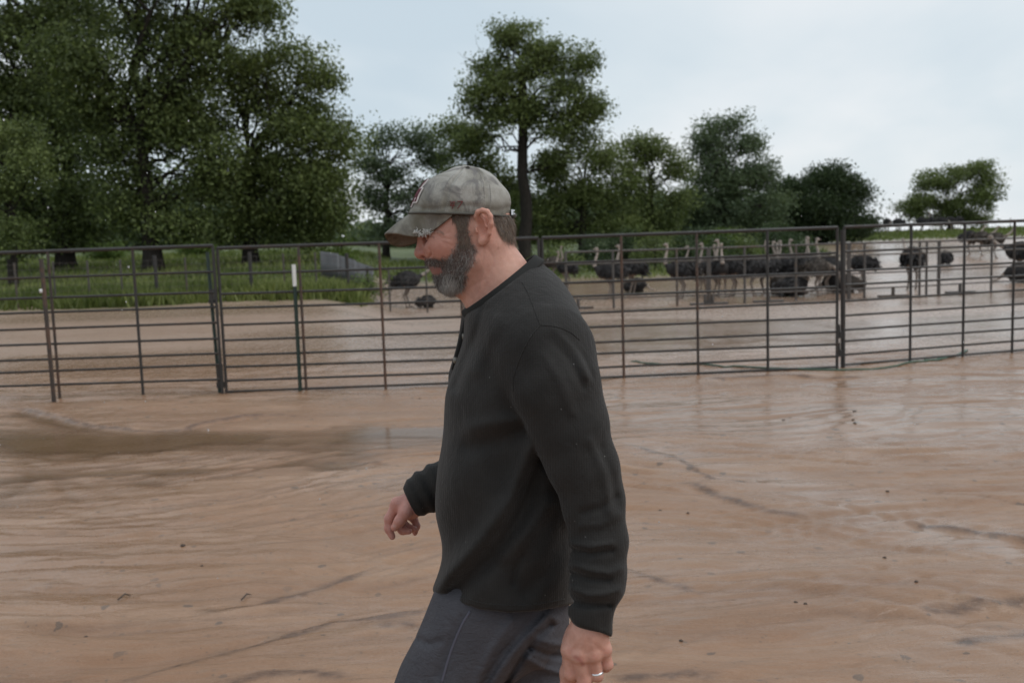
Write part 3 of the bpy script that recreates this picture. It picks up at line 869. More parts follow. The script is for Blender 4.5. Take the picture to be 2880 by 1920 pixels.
def post(name, label, p, h, r, m, tilt=(0, 0), cat='fence post', group='posts of the near fence', cap=None):
    root = empty(name, p)
    top = np.array(p) + np.array([tilt[0], tilt[1], h])
    pipe('shaft', np.array(p) - np.array([0, 0, .2]), top, r, m, root, np.array(p))
    tag(root, label, cat, group)
    return root, top
# a green T-section post with a white painted tip
def tpost(label, p, h, white=True, tilt=0.0):
    root = empty('steel_post', p)
    d = np.array([tilt, 0, h]); 
    for nm, m, a, b in (('shaft', m_green, -0.15, 0.83), ('painted_tip', m_white, 0.83, 1.0)):
        q = MB()
        s0, s1 = d * a if a > 0 else np.array([0, 0, a]), d * b
        c = 0.5 * (s0 + s1); L = np.linalg.norm(s1 - s0) / 2
        ang = math.atan2(d[0], d[2])
        rot = np.array([[math.cos(ang), 0, math.sin(ang)], [0, 1, 0], [-math.sin(ang), 0, math.cos(ang)]])
        w = 0.0195 if nm == 'shaft' else 0.0205
        q.box(c, (w, 0.004, L), rot)
        q.box(c + rot @ np.array([0, -0.02, 0]), (0.0045, 0.016, L), rot)
        if nm == 'shaft':
            for k in range(18):
                q.box(c + rot @ np.array([0, 0.006, -L + 0.12 + k * (2 * L - 0.15) / 18]), (0.012, 0.004, 0.008), rot)
        if nm == 'shaft' or white:
            q.build(nm, m, root, False)
    tag(root, label, 'fence post', 'posts of the near fence')
    return root
p = gpt(845, 1106, 10.46)
tpost('green steel post with a white painted tip beside the wide gate', p, 1.335, True, 0.005)
p = gpt(152, 1124, 10.36)
r_, tp_ = post('pipe_post', 'rust brown pipe post against the far left fence panel', p, 1.50, 0.022, m_rust, (-0.012, 0))
q = MB(); q.tube([np.array([-.03, 0, 1.15]), np.array([-.0305, 0, 1.19])], 0.0255, 12); q.build('white_band', m_white, r_)
p = gpt(620, 1113, 10.56)
r_, tp_ = post('gate_post', 'dark gate post with latch hardware between the two left panels', p, 1.50, 0.019, m_green, (-0.04, 0))
for nm, hh, sz in (('latch', 1.05, (0.022, 0.03, 0.06)), ('latch', 0.98, (0.035, 0.02, 0.02)), ('hinge', 0.20, (0.026, 0.03, 0.11)), ('hinge', 0.09, (0.045, 0.022, 0.03))):
    q = MB(); q.box((0.03 - 0.04 * hh, -0.035, hh), sz); q.tube([(0.03 - 0.04 * hh, -0.06, hh - sz[2] * 0.8), (0.045 - 0.04 * hh, -0.065, hh - sz[2] * 1.6)], 0.008, 6)
    q.build(nm, m_pipe, r_, False)
p = gpt(2371, 1031, 10.86)
r_, tp_ = post('gate_post', 'thick dark gate post where the right panel meets the long panel', p, 1.50, 0.025, m_pipe, (-0.01, 0))
for nm, hh in (('hinge', 0.16), ('latch', 0.36)):
    q = MB(); q.box((-0.05, -0.03, hh), (0.03, 0.022, 0.035)); q.tube([(-0.055, -0.05, hh), (-0.06, -0.05, hh + 0.12)], 0.010, 8)
    q.build(nm, m_pipe, r_, False)
p = gpt(1531, 1074, 10.66)
post('pipe_post', 'dark pipe post at the end of the wide gate right of the man', p, 1.52, 0.028, m_pipe)

# woven wire fence along the grass edge, left
wroot = empty('wire_fence', gp(-200, 26.2))
w0 = np.array(wroot.location)
prev = None
for k, px_ in enumerate([-200, -80, 36, 145, 242, 335, 433, 518, 610, 701, 795, 885, 974, 1090, 1195, 1300]):
    b_ = gp(px_, 26.2 + 0.002 * px_)
    thick = 0.05 if px_ in (433, 974, 701) else 0.026
    hh = 1.28 if thick > .03 else 1.2
    pipe('post', b_ - np.array([0, 0, .1]), b_ + np.array([0.0, 0, hh]), thick, m_far if thick < .03 else m_pipe, wroot, w0)
    if prev is not None:
        q = MB()
        for hz in np.linspace(0.12, 1.15, 8):
            q.tube([prev + np.array([0, -.03, hz]) - w0, b_ + np.array([0, -.03, hz]) - w0], 0.0035, 4, False)
        nv = int(np.linalg.norm(b_ - prev) / 0.16)
        for i in range(nv):
            c_ = prev + (b_ - prev) * i / nv + np.array([0, -.03, 0]) - w0
            q.tube([c_ + np.array([0, 0, .1]), c_ + np.array([0, 0, 1.16])], 0.0028, 4, False)
        q.build('wire_mesh', m_far, wroot, False)
    prev = b_
tag(wroot, 'woven wire fence on thin posts along the green meadow edge', 'fence')

# grey corrugated sheets propped at the end of the wire fence
m_sheet = mat('grey_corrugated_sheet', (0.20, 0.205, 0.215), 0.5, 0.5)
t = NT(m_sheet); co = t.coord((1, 1, 0.25))
t.l(t.ramp(t.noise(co, 2.5, 5, 0.6), [(0.3, (0.09, 0.094, 0.10)), (0.7, (0.155, 0.16, 0.168))]), t.b.inputs['Base Color'])
sroot = empty('sheet_metal_wall', gp(900, 34)); s0 = np.array(sroot.location)
for k in range(3):
    a_ = gp(898 + k * 48, 34 + k * 0.15); b_ = gp(898 + (k + 1) * 48 + 3, 34 + (k + 1) * 0.15 - 0.02)
    nC = 21; V = []; 
    for th in (0, 1):
        for i in range(nC):
            u = i / (nC - 1); base_ = a_ * (1 - u) + b_ * u - s0
            dy = 0.03 * math.cos(i * math.pi) + th * 0.006
            lean_ = 0.10 + 0.03 * k
            hh_ = 1.0 - 0.05 * k
            V.append(base_ + np.array([0, dy, -.02])); V.append(base_ + np.array([0.0, dy + lean_, hh_]))
    Fs = []
    o2 = nC * 2
    for i in range(nC - 1):
        Fs.append((2 * i, 2 * i + 2, 2 * i + 3, 2 * i + 1)); Fs.append((o2 + 2 * i, o2 + 2 * i + 1, o2 + 2 * i + 3, o2 + 2 * i + 2))
        Fs.append((2 * i + 1, 2 * i + 3, o2 + 2 * i + 3, o2 + 2 * i + 1)); Fs.append((2 * i, o2 + 2 * i, o2 + 2 * i + 2, 2 * i + 2))
    link('sheet', np_mesh('sheet', V, Fs, m_sheet, False), sroot)
tag(sroot, 'low wall of grey corrugated metal sheets beside the yellow-green bush', 'sheet wall')

# free-standing pipe panels of the ostrich pen
def pen_panel(label, pxa, pya, pxb, pyb, Y_a, Y_b, feet, ups):
    A = gp(pxa, Y_a); B = gp(pxb, Y_b)
    root = panel('pen_fence', label, A, B, 1.30, ups, (), rails=[0, .26, .66, 1.0], rr=0.022, top_r=0.028, group='free-standing pipe panels of the ostrich pen', matr=m_far, upr=0.035, lift=0.28)
    for u in feet:
        P = A * (1 - u) + B * u
        pipe('leg', P + np.array([0, 0, -0.02]), P + np.array([0, 0, 0.30]), 0.05, m_far, root, A)
        q = MB(); q.box(P - A + np.array([0, 0, 0.03]), (0.42, 0.10, 0.03)); q.build('foot_plate', m_far, root, False)
    return root
pen_panel('pipe pen panel nearest the man\'s back, in front of the leftmost ostriches', 1590, 836, 1990, 818, 27.6, 27.8, [0.08, 0.98], [0, 0.33, 0.78, 1.0])
pen_panel('pipe pen panel in front of the crowded middle of the flock', 1995, 818, 2385, 802, 27.8, 28.2, [0.02, 0.42], [0, 0.25, 0.62, 1.0])
pen_panel('pipe pen panel with two close posts, before the ostrich seen from behind', 2390, 800, 2640, 788, 28.2, 29.6, [0.48], [0, 0.16, 0.78, 0.86, 1.0])
pen_panel('pipe pen panel at far right, before the brown ostriches', 2643, 786, 2960, 755, 29.6, 31.0, [0.18], [0, 0.45, 1.0])

# frame of an old gate and thin posts on the skyline
fr = empty('old_gate', gp(2540, 104)); f0 = np.array(fr.location)
for px_ in (2520, 2532, 2557):
    b_ = gp(px_, 104); pipe('upright', b_ - np.array([0, 0, .1]), b_ + np.array([0, 0, 1.75]), 0.045, m_far, fr, f0)
pipe('crossbar', gp(2532, 104) + np.array([0, 0, 1.72]), gp(2557, 104) + np.array([0, 0, 1.72]), 0.035, m_far, fr, f0)
tag(fr, 'tall dark gate frame standing on the right skyline', 'gate frame')
for k, (px_, lb) in enumerate([(2470, 'thin skyline post nearest the dense dark oak'), (2488, 'thin skyline post between the oak and the gate frame'), (2590, 'thin skyline post just right of the gate frame'), (2840, 'thin skyline post right of the lone tree')]):
    b_ = gp(px_, 104); post('skyline_post', lb, b_, 1.1, 0.04, m_far, group='thin posts on the right skyline')

# green garden hose
m_hose = mat('green_hose', (0.055, 0.105, 0.070), 0.5)
hp = [(1775, 1016), (1850, 1024), (1950, 1027), (2060, 1032), (2180, 1037), (2300, 1041), (2380, 1040), (2480, 1032), (2560, 1020), (2620, 1010), (2680, 1000), (2720, 985), (2700, 996), (2640, 1008), (2600, 1012)]
P = []
for px_, py_ in hp:
    g_ = ground_hit(px_, py_); P.append(np.array([g_[0], g_[1], 0]))
P = spline(P, 70)
for q_ in P: q_[2] = gz(q_[0], q_[1]) + 0.012
q = MB(); q.tube(P, 0.010, 8); o = q.build('garden_hose', m_hose)
tag(o, 'thin green garden hose lying along the foot of the right fence', 'hose')


# clods and twigs lying on the mud
m_clod = mat('dark_clod', (0.060, 0.042, 0.031), 0.7)
CLB = ['topmost clod of three below the thick gate post', 'middle clod of three below the thick gate post', 'lowest clod of three below the thick gate post', 'lower left clod of the pair below the long right fence', 'upper right clod of the pair below the long right fence',
       'clod right of the man\'s elbow, nearer to his arm', 'clod right of the man\'s elbow, second from his arm', 'lone clod above the dark channel edge at right', 'lone clod below the grey stream at far right', 'left clod of the close pair at lower right', 'right clod of the close pair at lower right',
       'largest clod on the open mud in the left half', 'small clod just below the largest one on the left', 'lone clod near the right edge above the lower channel', 'clod right of the man\'s cuff near the bottom', 'clod near the lower left corner of the yard', 'clod by the fence foot just left of the man', 'clod by the fence foot, second left of the man']
rg = np.random.RandomState(9)
for k, (cx, cy, sz) in enumerate([(2404, 1156, .030), (2399, 1178, .022), (2404, 1190, .026), (2203, 1173, .022), (2222, 1165, .018), (1856, 1425, .018), (1935, 1437, .014), (2496, 1377, .018), (2488, 1569, .016), (2238, 1700, .014), (2265, 1706, .014),
                                  (514, 1533, .024), (567, 1587, .014), (2577, 1643, .014), (1915, 1790, .014), (240, 1774, .014), (1180, 1120, .02), (1050, 1116, .018)]):
    g_ = gflat(cx, cy); zc = gz(g_[0], g_[1])
    V = []; n1_, n2_ = 8, 5
    for i in range(n2_ + 1):
        for j in range(n1_):
            a = math.pi * i / n2_; b = 2 * math.pi * j / n1_
            r_ = 0.62 * sz * (0.75 + 0.5 * rg.rand())
            V.append((r_ * math.sin(a) * math.cos(b), r_ * math.sin(a) * math.sin(b) * 0.8, 0.6 * r_ * math.cos(a)))
    Fq = [(i * n1_ + j, i * n1_ + (j + 1) % n1_, (i + 1) * n1_ + (j + 1) % n1_, (i + 1) * n1_ + j) for i in range(n2_) for j in range(n1_)]
    o = link('clod', np_mesh('clod', V, [f_[::-1] for f_ in Fq], m_clod), None, (g_[0], g_[1], zc + sz * 0.05))
    tag(o, CLB[k], 'clod', 'clods scattered on the mud')
for k, (cx, cy, dx, dy, lb) in enumerate([(349, 1675, 18, -8, 'short dark twig on the mud in the lower left of the yard'), (692, 1669, 14, -8, 'short dark twig on the mud left of the man\'s shorts')]):
    a = gflat(cx - dx, cy - dy); b = gflat(cx + dx, cy + dy)
    q = MB(); q.tube([(a[0], a[1], gz(*a) + .008), ((a[0] + b[0]) / 2, (a[1] + b[1]) / 2 + .01, gz((a[0] + b[0]) / 2, (a[1] + b[1]) / 2) + .016), (b[0], b[1], gz(*b) + .008)], [.003, .004, .002], 6)
    o = q.build('twig', m_clod); tag(o, lb, 'twig', 'twigs on the mud')

# ------------------------------------------------------------------ distance-field meshing (for birds and the man)
def v3(p): return np.asarray(p, dtype=np.float32)
def s_cap(p, a, b, ra, rb):
    a = v3(a); b = v3(b); d = b - a
    t_ = np.clip(((p - a) @ d) / float(d @ d + 1e-12), 0, 1)
    q_ = p - a - t_[:, None] * d
    return np.sqrt((q_ * q_).sum(1)) - (ra + (rb - ra) * t_)
def s_ell(p, c, r, rot=None):
    q_ = p - v3(c)
    if rot is not None: q_ = q_ @ v3(rot)
    r = v3(r)
    k0 = np.sqrt(((q_ / r) ** 2).sum(1)) + 1e-9
    k1 = np.sqrt(((q_ / (r * r)) ** 2).sum(1)) + 1e-9
    return k0 * (k0 - 1) / k1
def smin(a, b, k):
    h = np.maximum(k - np.abs(a - b), 0) / k
    return np.minimum(a, b) - h * h * k * 0.25
def smax(a, b, k): return -smin(-a, -b, k)
def s_chain(p, pts, rads, k=0.02):
    d = None
    for i in range(len(pts) - 1):
        e_ = s_cap(p, pts[i], pts[i + 1], rads[i], rads[i + 1])
        d = e_ if d is None else smin(d, e_, k)
    return d
def roty(a):
    c, s = math.cos(a), math.sin(a)
    return np.array([[c, 0, s], [0, 1, 0], [-s, 0, c]])

def axis_pts(spans):
    """spans: (from, to, step) pieces laid end to end -> coordinates, a multiple of 8 long"""
    c = np.concatenate([np.arange(a, b - st * 0.5, st) for a, b, st in spans])
    st = spans[-1][2]
    while len(c) % 8: c = np.append(c, c[-1] + st)
    return c.astype(np.float32)
def sdf_mesh(f, lo, hi, h, B=8, margin=1.7, axes=None):
    if axes is None:
        axes = [axis_pts([(lo[k], hi[k], h)]) for k in range(3)]
    n = np.array([len(a) for a in axes]); nb = n // B
    ii = np.stack(np.meshgrid(*[np.arange(k) for k in nb], indexing='ij'), -1).reshape(-1, 3)
    cen = np.empty((len(ii), 3), dtype=np.float32); hd = np.zeros(len(ii), dtype=np.float32)
    for k in range(3):
        a0 = axes[k].reshape(-1, B)
        mid_ = 0.5 * (a0[:, 0] + a0[:, -1]); ext = 0.5 * (a0[:, -1] - a0[:, 0]) + np.diff(axes[k], append=axes[k][-1] + 0.004).reshape(-1, B)[:, -1]
        cen[:, k] = mid_[ii[:, k]]; hd += ext[ii[:, k]] ** 2
    dc = f(cen)
    act = np.abs(dc) < np.sqrt(hd) * margin
    D = np.repeat(np.repeat(np.repeat(np.where(dc < 0, -1.0, 1.0).astype(np.float32).reshape(nb), B, 0), B, 1), B, 2)
    loc = np.stack(np.meshgrid(*[np.arange(B)] * 3, indexing='ij'), -1).reshape(-1, 3)
    ab = ii[act]
    for s in range(0, len(ab), 600):
        bl = ab[s:s + 600]
        ix = (bl[:, None, :] * B + loc[None]).reshape(-1, 3)
        val = f(np.stack([axes[k][ix[:, k]] for k in range(3)], 1))
        D[ix[:, 0], ix[:, 1], ix[:, 2]] = val
    S = D < 0
    cnt = np.zeros(tuple(n - 1), dtype=np.int8)
    for dx in (0, 1):
        for dy in (0, 1):
            for dz in (0, 1):
                cnt += S[dx:n[0] - 1 + dx, dy:n[1] - 1 + dy, dz:n[2] - 1 + dz]
    cells = np.argwhere((cnt > 0) & (cnt < 8))
    ids = np.full(tuple(n - 1), -1, dtype=np.int32)
    ids[cells[:, 0], cells[:, 1], cells[:, 2]] = np.arange(len(cells))
    acc = np.zeros((len(cells), 3), dtype=np.float32); num = np.zeros(len(cells), dtype=np.float32)
    cor = [(x_, y_, z_) for x_ in (0, 1) for y_ in (0, 1) for z_ in (0, 1)]
    for a in cor:
        for ax in range(3):
            if a[ax]: continue
            b = list(a); b[ax] = 1
            da = D[cells[:, 0] + a[0], cells[:, 1] + a[1], cells[:, 2] + a[2]]
            db = D[cells[:, 0] + b[0], cells[:, 1] + b[1], cells[:, 2] + b[2]]
            m = (da < 0) != (db < 0)
            t_ = np.where(m, da / np.where(m, da - db, 1), 0)
            for c_ in range(3):
                acc[:, c_] += np.where(m, a[c_] + (t_ if c_ == ax else 0), 0)
            num += m
    fr = acc / num[:, None]
    V = np.stack([axes[k][cells[:, k]] * (1 - fr[:, k]) + axes[k][cells[:, k] + 1] * fr[:, k] for k in range(3)], 1)
    Fs = []
    for ax in range(3):
        o1, o2 = (ax + 1) % 3, (ax + 2) % 3
        sl0 = [slice(None)] * 3; sl1 = [slice(None)] * 3
        sl0[ax] = slice(0, -1); sl1[ax] = slice(1, None)
        ch = S[tuple(sl0)] != S[tuple(sl1)]
        e_ = np.argwhere(ch)
        e_ = e_[(e_[:, o1] > 0) & (e_[:, o2] > 0) & (e_[:, o1] < n[o1] - 1) & (e_[:, o2] < n[o2] - 1)]
        sg = S[e_[:, 0], e_[:, 1], e_[:, 2]]
        q_ = []
        for d1, d2 in ((-1, -1), (0, -1), (0, 0), (-1, 0)):
            w_ = e_.copy(); w_[:, o1] += d1; w_[:, o2] += d2
            q_.append(ids[w_[:, 0], w_[:, 1], w_[:, 2]])
        q_ = np.stack(q_, 1)
        q_[~sg] = q_[~sg][:, ::-1]
        Fs.append(q_)
    Fq = np.concatenate(Fs)
    Fq = Fq[(Fq >= 0).all(1)]
    return V, Fq
def vnormals(V, F):
    n = np.cross(V[F[:, 2]] - V[F[:, 0]], V[F[:, 3]] - V[F[:, 1]])
    N = np.zeros_like(V)
    for k in range(4): np.add.at(N, F[:, k], n)
    return N / (np.linalg.norm(N, axis=1)[:, None] + 1e-12)

# ------------------------------------------------------------------ ostriches
m_bird = mat('ostrich_body', rough=0.85, spec=0.2)
t = NT(m_bird); t.l(t.attr('Col').outputs['Color'], t.b.inputs['Base Color'])
m_bird_f = leaf_mat('ostrich_feather_black', (0.022, 0.020, 0.020), (0.075, 0.070, 0.070), (0.03, 0.03, 0.03))
m_bird_b = leaf_mat('ostrich_feather_brown', (0.060, 0.050, 0.042), (0.150, 0.125, 0.105), (0.07, 0.06, 0.05))
BIRD = {}
def bird_proto(pose, brown):
    """an ostrich facing -X at the origin; one continuous body mesh plus its plumage"""
    key = (pose, brown)
    if key in BIRD: return BIRD[key]
    rg = np.random.RandomState(abs(hash(pose)) % 1000 if False else sum(map(ord, pose)) + brown)
    sit = pose.startswith('sit')
    bz = 0.42 if sit else 1.14
    if pose in ('up', 'stride'):
        neck = [(-0.40, 0, bz + 0.08), (-0.60, 0, bz + 0.26), (-0.58, 0, bz + 0.52), (-0.51, 0, bz + 0.80), (-0.53, 0, bz + 0.93)]
        hd = (-0.56, 0, bz + 0.98)
    elif pose == 'upback':
        neck = [(-0.42, 0, bz + 0.10), (-0.60, 0, bz + 0.25), (-0.55, 0.02, bz + 0.5), (-0.46, 0.03, bz + 0.78), (-0.47, 0.03, bz + 0.92)]
        hd = (-0.50, 0.03, bz + 0.96)
    elif pose == 'low':
        neck = [(-0.42, 0, bz + 0.05), (-0.66, 0, bz + 0.05), (-0.86, 0, bz - 0.20), (-0.98, 0, bz - 0.55), (-1.02, 0, bz - 0.74)]
        hd = (-1.06, 0, bz - 0.80)
    elif pose == 'fwd':
        neck = [(-0.42, 0, bz + 0.10), (-0.66, 0, bz + 0.22), (-0.88, 0, bz + 0.36), (-1.02, 0, bz + 0.55), (-1.06, 0, bz + 0.62)]
        hd = (-1.10, 0, bz + 0.65)
    elif pose == 'situp':
        neck = [(-0.42, 0, bz + 0.06), (-0.56, 0, bz + 0.2), (-0.54, 0, bz + 0.45), (-0.50, 0, bz + 0.7), (-0.50, 0, bz + 0.78)]
        hd = (-0.53, 0, bz + 0.82)
    else:                                   # sit: neck folded down along the ground
        neck = [(-0.42, 0, bz), (-0.60, 0, bz - 0.05), (-0.74, 0.05, bz - 0.2), (-0.84, 0.08, bz - 0.28), (-0.9, 0.1, bz - 0.3)]
        hd = (-0.96, 0.1, bz - 0.31)
    neck = spline(neck, 8)
    st = 0.16 if pose == 'stride' else 0.05
    def f(p):
        d = s_ell(p, (0, 0, bz), (0.42, 0.34, 0.35))
        d = smin(d, s_ell(p, (-0.25, 0, bz + 0.03), (0.32, 0.25, 0.27)), 0.15)
        d = smin(d, s_ell(p, (0.36, 0, bz + 0.05), (0.24, 0.20, 0.20)), 0.15)
        for i in range(7):
            ra = 0.085 - 0.009 * i if i < 4 else 0.046
            d = smin(d, s_cap(p, neck[i], neck[i + 1], ra, ra - 0.005), 0.06 if i < 2 else 0.02)
        d = smin(d, s_ell(p, hd, (0.088, 0.062, 0.066)), 0.02)
        d = smin(d, s_cap(p, (hd[0] - 0.05, hd[1], hd[2] - 0.008), (hd[0] - 0.15, hd[1], hd[2] - 0.025), 0.026, 0.012), 0.015)
        for sy in (-1, 1):
            if sit:
                d = smin(d, s_cap(p, (-0.05, sy * 0.2, bz - 0.15), (-0.28, sy * 0.2, 0.10), 0.12, 0.07), 0.05)
                d = smin(d, s_cap(p, (-0.28, sy * 0.2, 0.09), (0.25, sy * 0.18, 0.06), 0.05, 0.04), 0.03)
            else:
                fx = sy * st
                kn = (-0.12 + fx * 0.4, sy * 0.14, 0.92)
                hk = (0.10 + fx, sy * 0.12, 0.54)
                ft = (-0.02 + fx * 1.5, sy * 0.12, 0.05)
                d = smin(d, s_cap(p, (0.02, sy * 0.17, bz - 0.12), kn, 0.14, 0.085), 0.05)
                d = smin(d, s_cap(p, kn, hk, 0.085, 0.045), 0.03)
                d = smin(d, s_cap(p, hk, ft, 0.042, 0.034), 0.02)
                d = smin(d, s_cap(p, ft, (ft[0] - 0.15, ft[1], 0.03), 0.042, 0.026), 0.02)
        return d
    V, F = sdf_mesh(f, (-1.3, -0.5, -0.03), (0.85, 0.5, 2.3), 0.028, 8)
    base = np.array([0.11, 0.09, 0.075]) if brown else np.array([0.035, 0.033, 0.033])
    skin = np.array([0.36, 0.305, 0.265])
    col = np.tile(base, (len(V), 1)).astype(np.float32)
    nd = s_chain(V.astype(np.float32), neck[2:], [0.06] * 6)
    isn = (nd < 0.03) | (s_ell(V.astype(np.float32), hd, (0.17, 0.08, 0.08)) < 0.02)
    col[isn & (V[:, 0] < -0.35)] = skin * (0.85 if brown else 1.0)
    if not sit: col[V[:, 2] < 0.95] = skin * 0.60
    hdm = s_ell(V.astype(np.float32), (hd[0] + 0.02, hd[1], hd[2] + 0.03), (0.08, 0.055, 0.05)) < 0.01
    col[hdm] = col[hdm] * 0.75
    body = np_mesh('body', V, F, m_bird, True, col=col)
    # plumage: drooping feathers over the back, the wings and the tail
    n = 1500
    u = rg.normal(size=(n, 3)); u /= np.linalg.norm(u, axis=1)[:, None]
    u[:, 2] = np.where(u[:, 2] < -0.55, -u[:, 2], u[:, 2])
    C = np.array([0, 0, bz]) + u * np.array([0.45, 0.37, 0.37]) * rg.uniform(0.95, 1.06, n)[:, None]
    tail = rg.rand(n) < 0.16
    C[tail] = np.array([0.52, 0, bz - 0.04]) + rg.normal(size=(tail.sum(), 3)) * np.array([0.10, 0.10, 0.13])
    d = np.stack([np.full(n, 0.75) + 0.4 * rg.normal(size=n), 0.35 * u[:, 1] + 0.3 * rg.normal(size=n), -0.75 + 0.35 * rg.normal(size=n)], 1)
    d /= np.linalg.norm(d, axis=1)[:, None]
    L = rg.uniform(0.11, 0.23, n)[:, None]
    w = np.cross(d, u); w /= np.linalg.norm(w, axis=1)[:, None] + 1e-9
    W = L * 0.22
    o_ = u * 0.03
    Vf = np.stack([C - d * L * .3, C + w * W + o_, C + d * L * .8 + o_ * 0.5, C - w * W + o_], 1).reshape(-1, 3)
    tn = np.clip(0.35 + 0.25 * rg.normal(size=n), 0, 1)
    if not brown: tn[tail] = 0.9
    pl = np_mesh('plumage', Vf, np.arange(n * 4).reshape(n, 4), m_bird_b if brown else m_bird_f, False, attrs={'tint': np.repeat(tn, 4)})
    BIRD[key] = (body, pl)
    return BIRD[key]
def ostrich(label, px_, Y_, pose, face, brown=0, s=1.0, group='ostriches in the pen'):
    """face: degrees; 0 looks left across the picture, 180 right, 90 away, -90 to the camera"""
    g_ = gp(px_, Y_)
    root = empty('ostrich', g_)
    root.rotation_euler = (0, 0, R(-face))
    root.scale = (s, s, s)
    b_, p_ = bird_proto(pose, brown)
    link('body', b_, root); link('plumage', p_, root)
    tag(root, label, 'ostrich', group)
    return root
FLOCK = [
 ('small dark ostrich with lowered neck, first visible right of the man\'s shoulder', 1590, 39, 'upback', 30, 0, .85),
 ('far ostrich with thin raised neck just right of the man\'s nape', 1556, 43, 'up', 160, 1, .85),
 ('ostrich looking left with raised head, first of the flock right of the man', 1712, 34.5, 'upback', 0, 0, .98),
 ('ostrich with straight raised neck directly behind the first raised head', 1775, 36.5, 'up', 15, 0, 1.0),
 ('small ostrich sitting low right of the first pair of ostriches', 1788, 38, 'sit', 170, 0, .8),
 ('tall ostrich looking left, leftmost of the crowded main flock', 1915, 33.5, 'up', 5, 0, 1.02),
 ('brown ostrich with short raised neck behind the leftmost of the main flock', 1965, 36.5, 'upback', 10, 1, .95),
 ('brown ostrich half hidden by the rusty upright of the near fence', 1985, 38, 'upback', 150, 1, .95),
 ('ostrich with straight pale neck, second tall one of the main flock', 2012, 34.5, 'up', 20, 0, 1.0),
 ('ostrich facing the camera with thin neck beside the second tall one', 2030, 34.0, 'upback', -80, 0, 1.0),
 ('tallest ostrich of the main flock, pale neck stretched up, third from left', 2060, 34, 'up', 10, 0, 1.06),
 ('dark ostrich at the left front of the thick crowd, head turned right', 2118, 34, 'up', 170, 0, 1.02),
 ('shorter ostrich tucked behind the head-turned one in the crowd', 2146, 35.5, 'upback', 160, 0, 1.0),
 ('ostrich with a slim neck in the left half of the crowd', 2176, 34.5, 'up', 120, 0, .96),
 ('ostrich looking right with a bulky head in the centre of the crowd', 2186, 35.5, 'up', 175, 1, 1.02),
 ('ostrich with its head just under the top rail in the middle of the crowd', 2222, 35, 'up', 60, 0, 1.0),
 ('tall ostrich with a pale crown rising over the middle of the crowd', 2236, 35.8, 'up', 165, 0, 1.05),
 ('ostrich with thick pale neck in the right half of the crowd', 2262, 34.6, 'up', 170, 0, 1.03),
 ('greyish ostrich at the back right of the crowd before the dark oak', 2308, 36.5, 'up', 30, 1, 1.0),
 ('dark ostrich with low head at the right front of the crowd', 2330, 34.2, 'fwd', 190, 0, .95),
 ('brown ostrich with neck down on the right rim of the crowd', 2300, 33.4, 'low', 175, 1, .95),
 ('ostrich sitting upright on the mud in front of the crowd', 2232, 31.2, 'situp', 170, 0, 1.0),
 ('sitting ostrich with neck raised, left of the upright sitter', 2196, 31.8, 'situp', 60, 1, .95),
 ('sitting ostrich beside the thick gate post, neck folded down', 2352, 32.2, 'sit', 0, 0, 1.0),
 ('sitting grey ostrich just right of the thick gate post', 2385, 32.0, 'situp', 20, 1, .9),
 ('dark ostrich bending its neck down right of the gate post', 2425, 35.5, 'low', 10, 0, .95),
 ('big dark ostrich seen from behind, walking away on the open mud', 2566, 34.5, 'fwd', 95, 0, 1.12),
 ('small round ostrich sitting alone on the open mud', 2659, 45, 'sit', 100, 0, .95),
 ('dark ostrich standing left of the brown pair near the picture edge', 2726, 52, 'fwd', 170, 0, 1.0),
 ('brown ostrich standing behind its dark neighbour on the hill', 2760, 50, 'fwd', 175, 1, 1.0),
 ('brown ostrich with head lifted right, on the hill near the edge', 2800, 48, 'fwd', 180, 1, 1.0),
 ('large dark ostrich cut by the right picture edge', 2872, 37, 'fwd', 20, 0, 1.1),
 ('dark ostrich sitting at the right picture edge below the large one', 2868, 36, 'sit', 20, 0, 1.0),
 ('dark ostrich standing on long legs behind the man\'s nose', 1140, 34, 'fwd', 175, 0, .95),
 ('dark ostrich sitting low in front of the man\'s beard', 1196, 31.5, 'sit', 170, 0, .62),
]
for lb, px_, Y_, ps, fc, br, s_ in FLOCK:
    ostrich(lb, px_, Y_ - 2.3 if 32.5 < Y_ < 39 else Y_, ps, fc, br, s_ * 0.80)
SKYL = [(2378, 'low', 20, 'grazing ostrich on the skyline next to the oak'), (2453, 'low', 160, 'grazing ostrich on the skyline left of the two thin posts'), (2494, 'low', 90, 'small ostrich on the skyline seen end-on by the thin posts'),
        (2525, 'low', 10, 'grazing ostrich under the skyline gate frame'), (2592, 'low', 20, 'first grazing ostrich right of the gate frame'), (2618, 'upback', 90, 'upright ostrich on the skyline left of the lone tree'),
        (2648, 'low', 175, 'grazing ostrich just left of the lone tree trunk'), (2672, 'low', 10, 'grazing ostrich at the foot of the lone tree trunk'), (2696, 'low', 90, 'grazing ostrich just right of the lone tree trunk')]
for k, (px_, ps, fc, lb) in enumerate(SKYL):
    ostrich(lb, px_, 98 + (k % 3) * 2.0, ps, fc, 0, 0.95, 'ostriches grazing on the skyline')

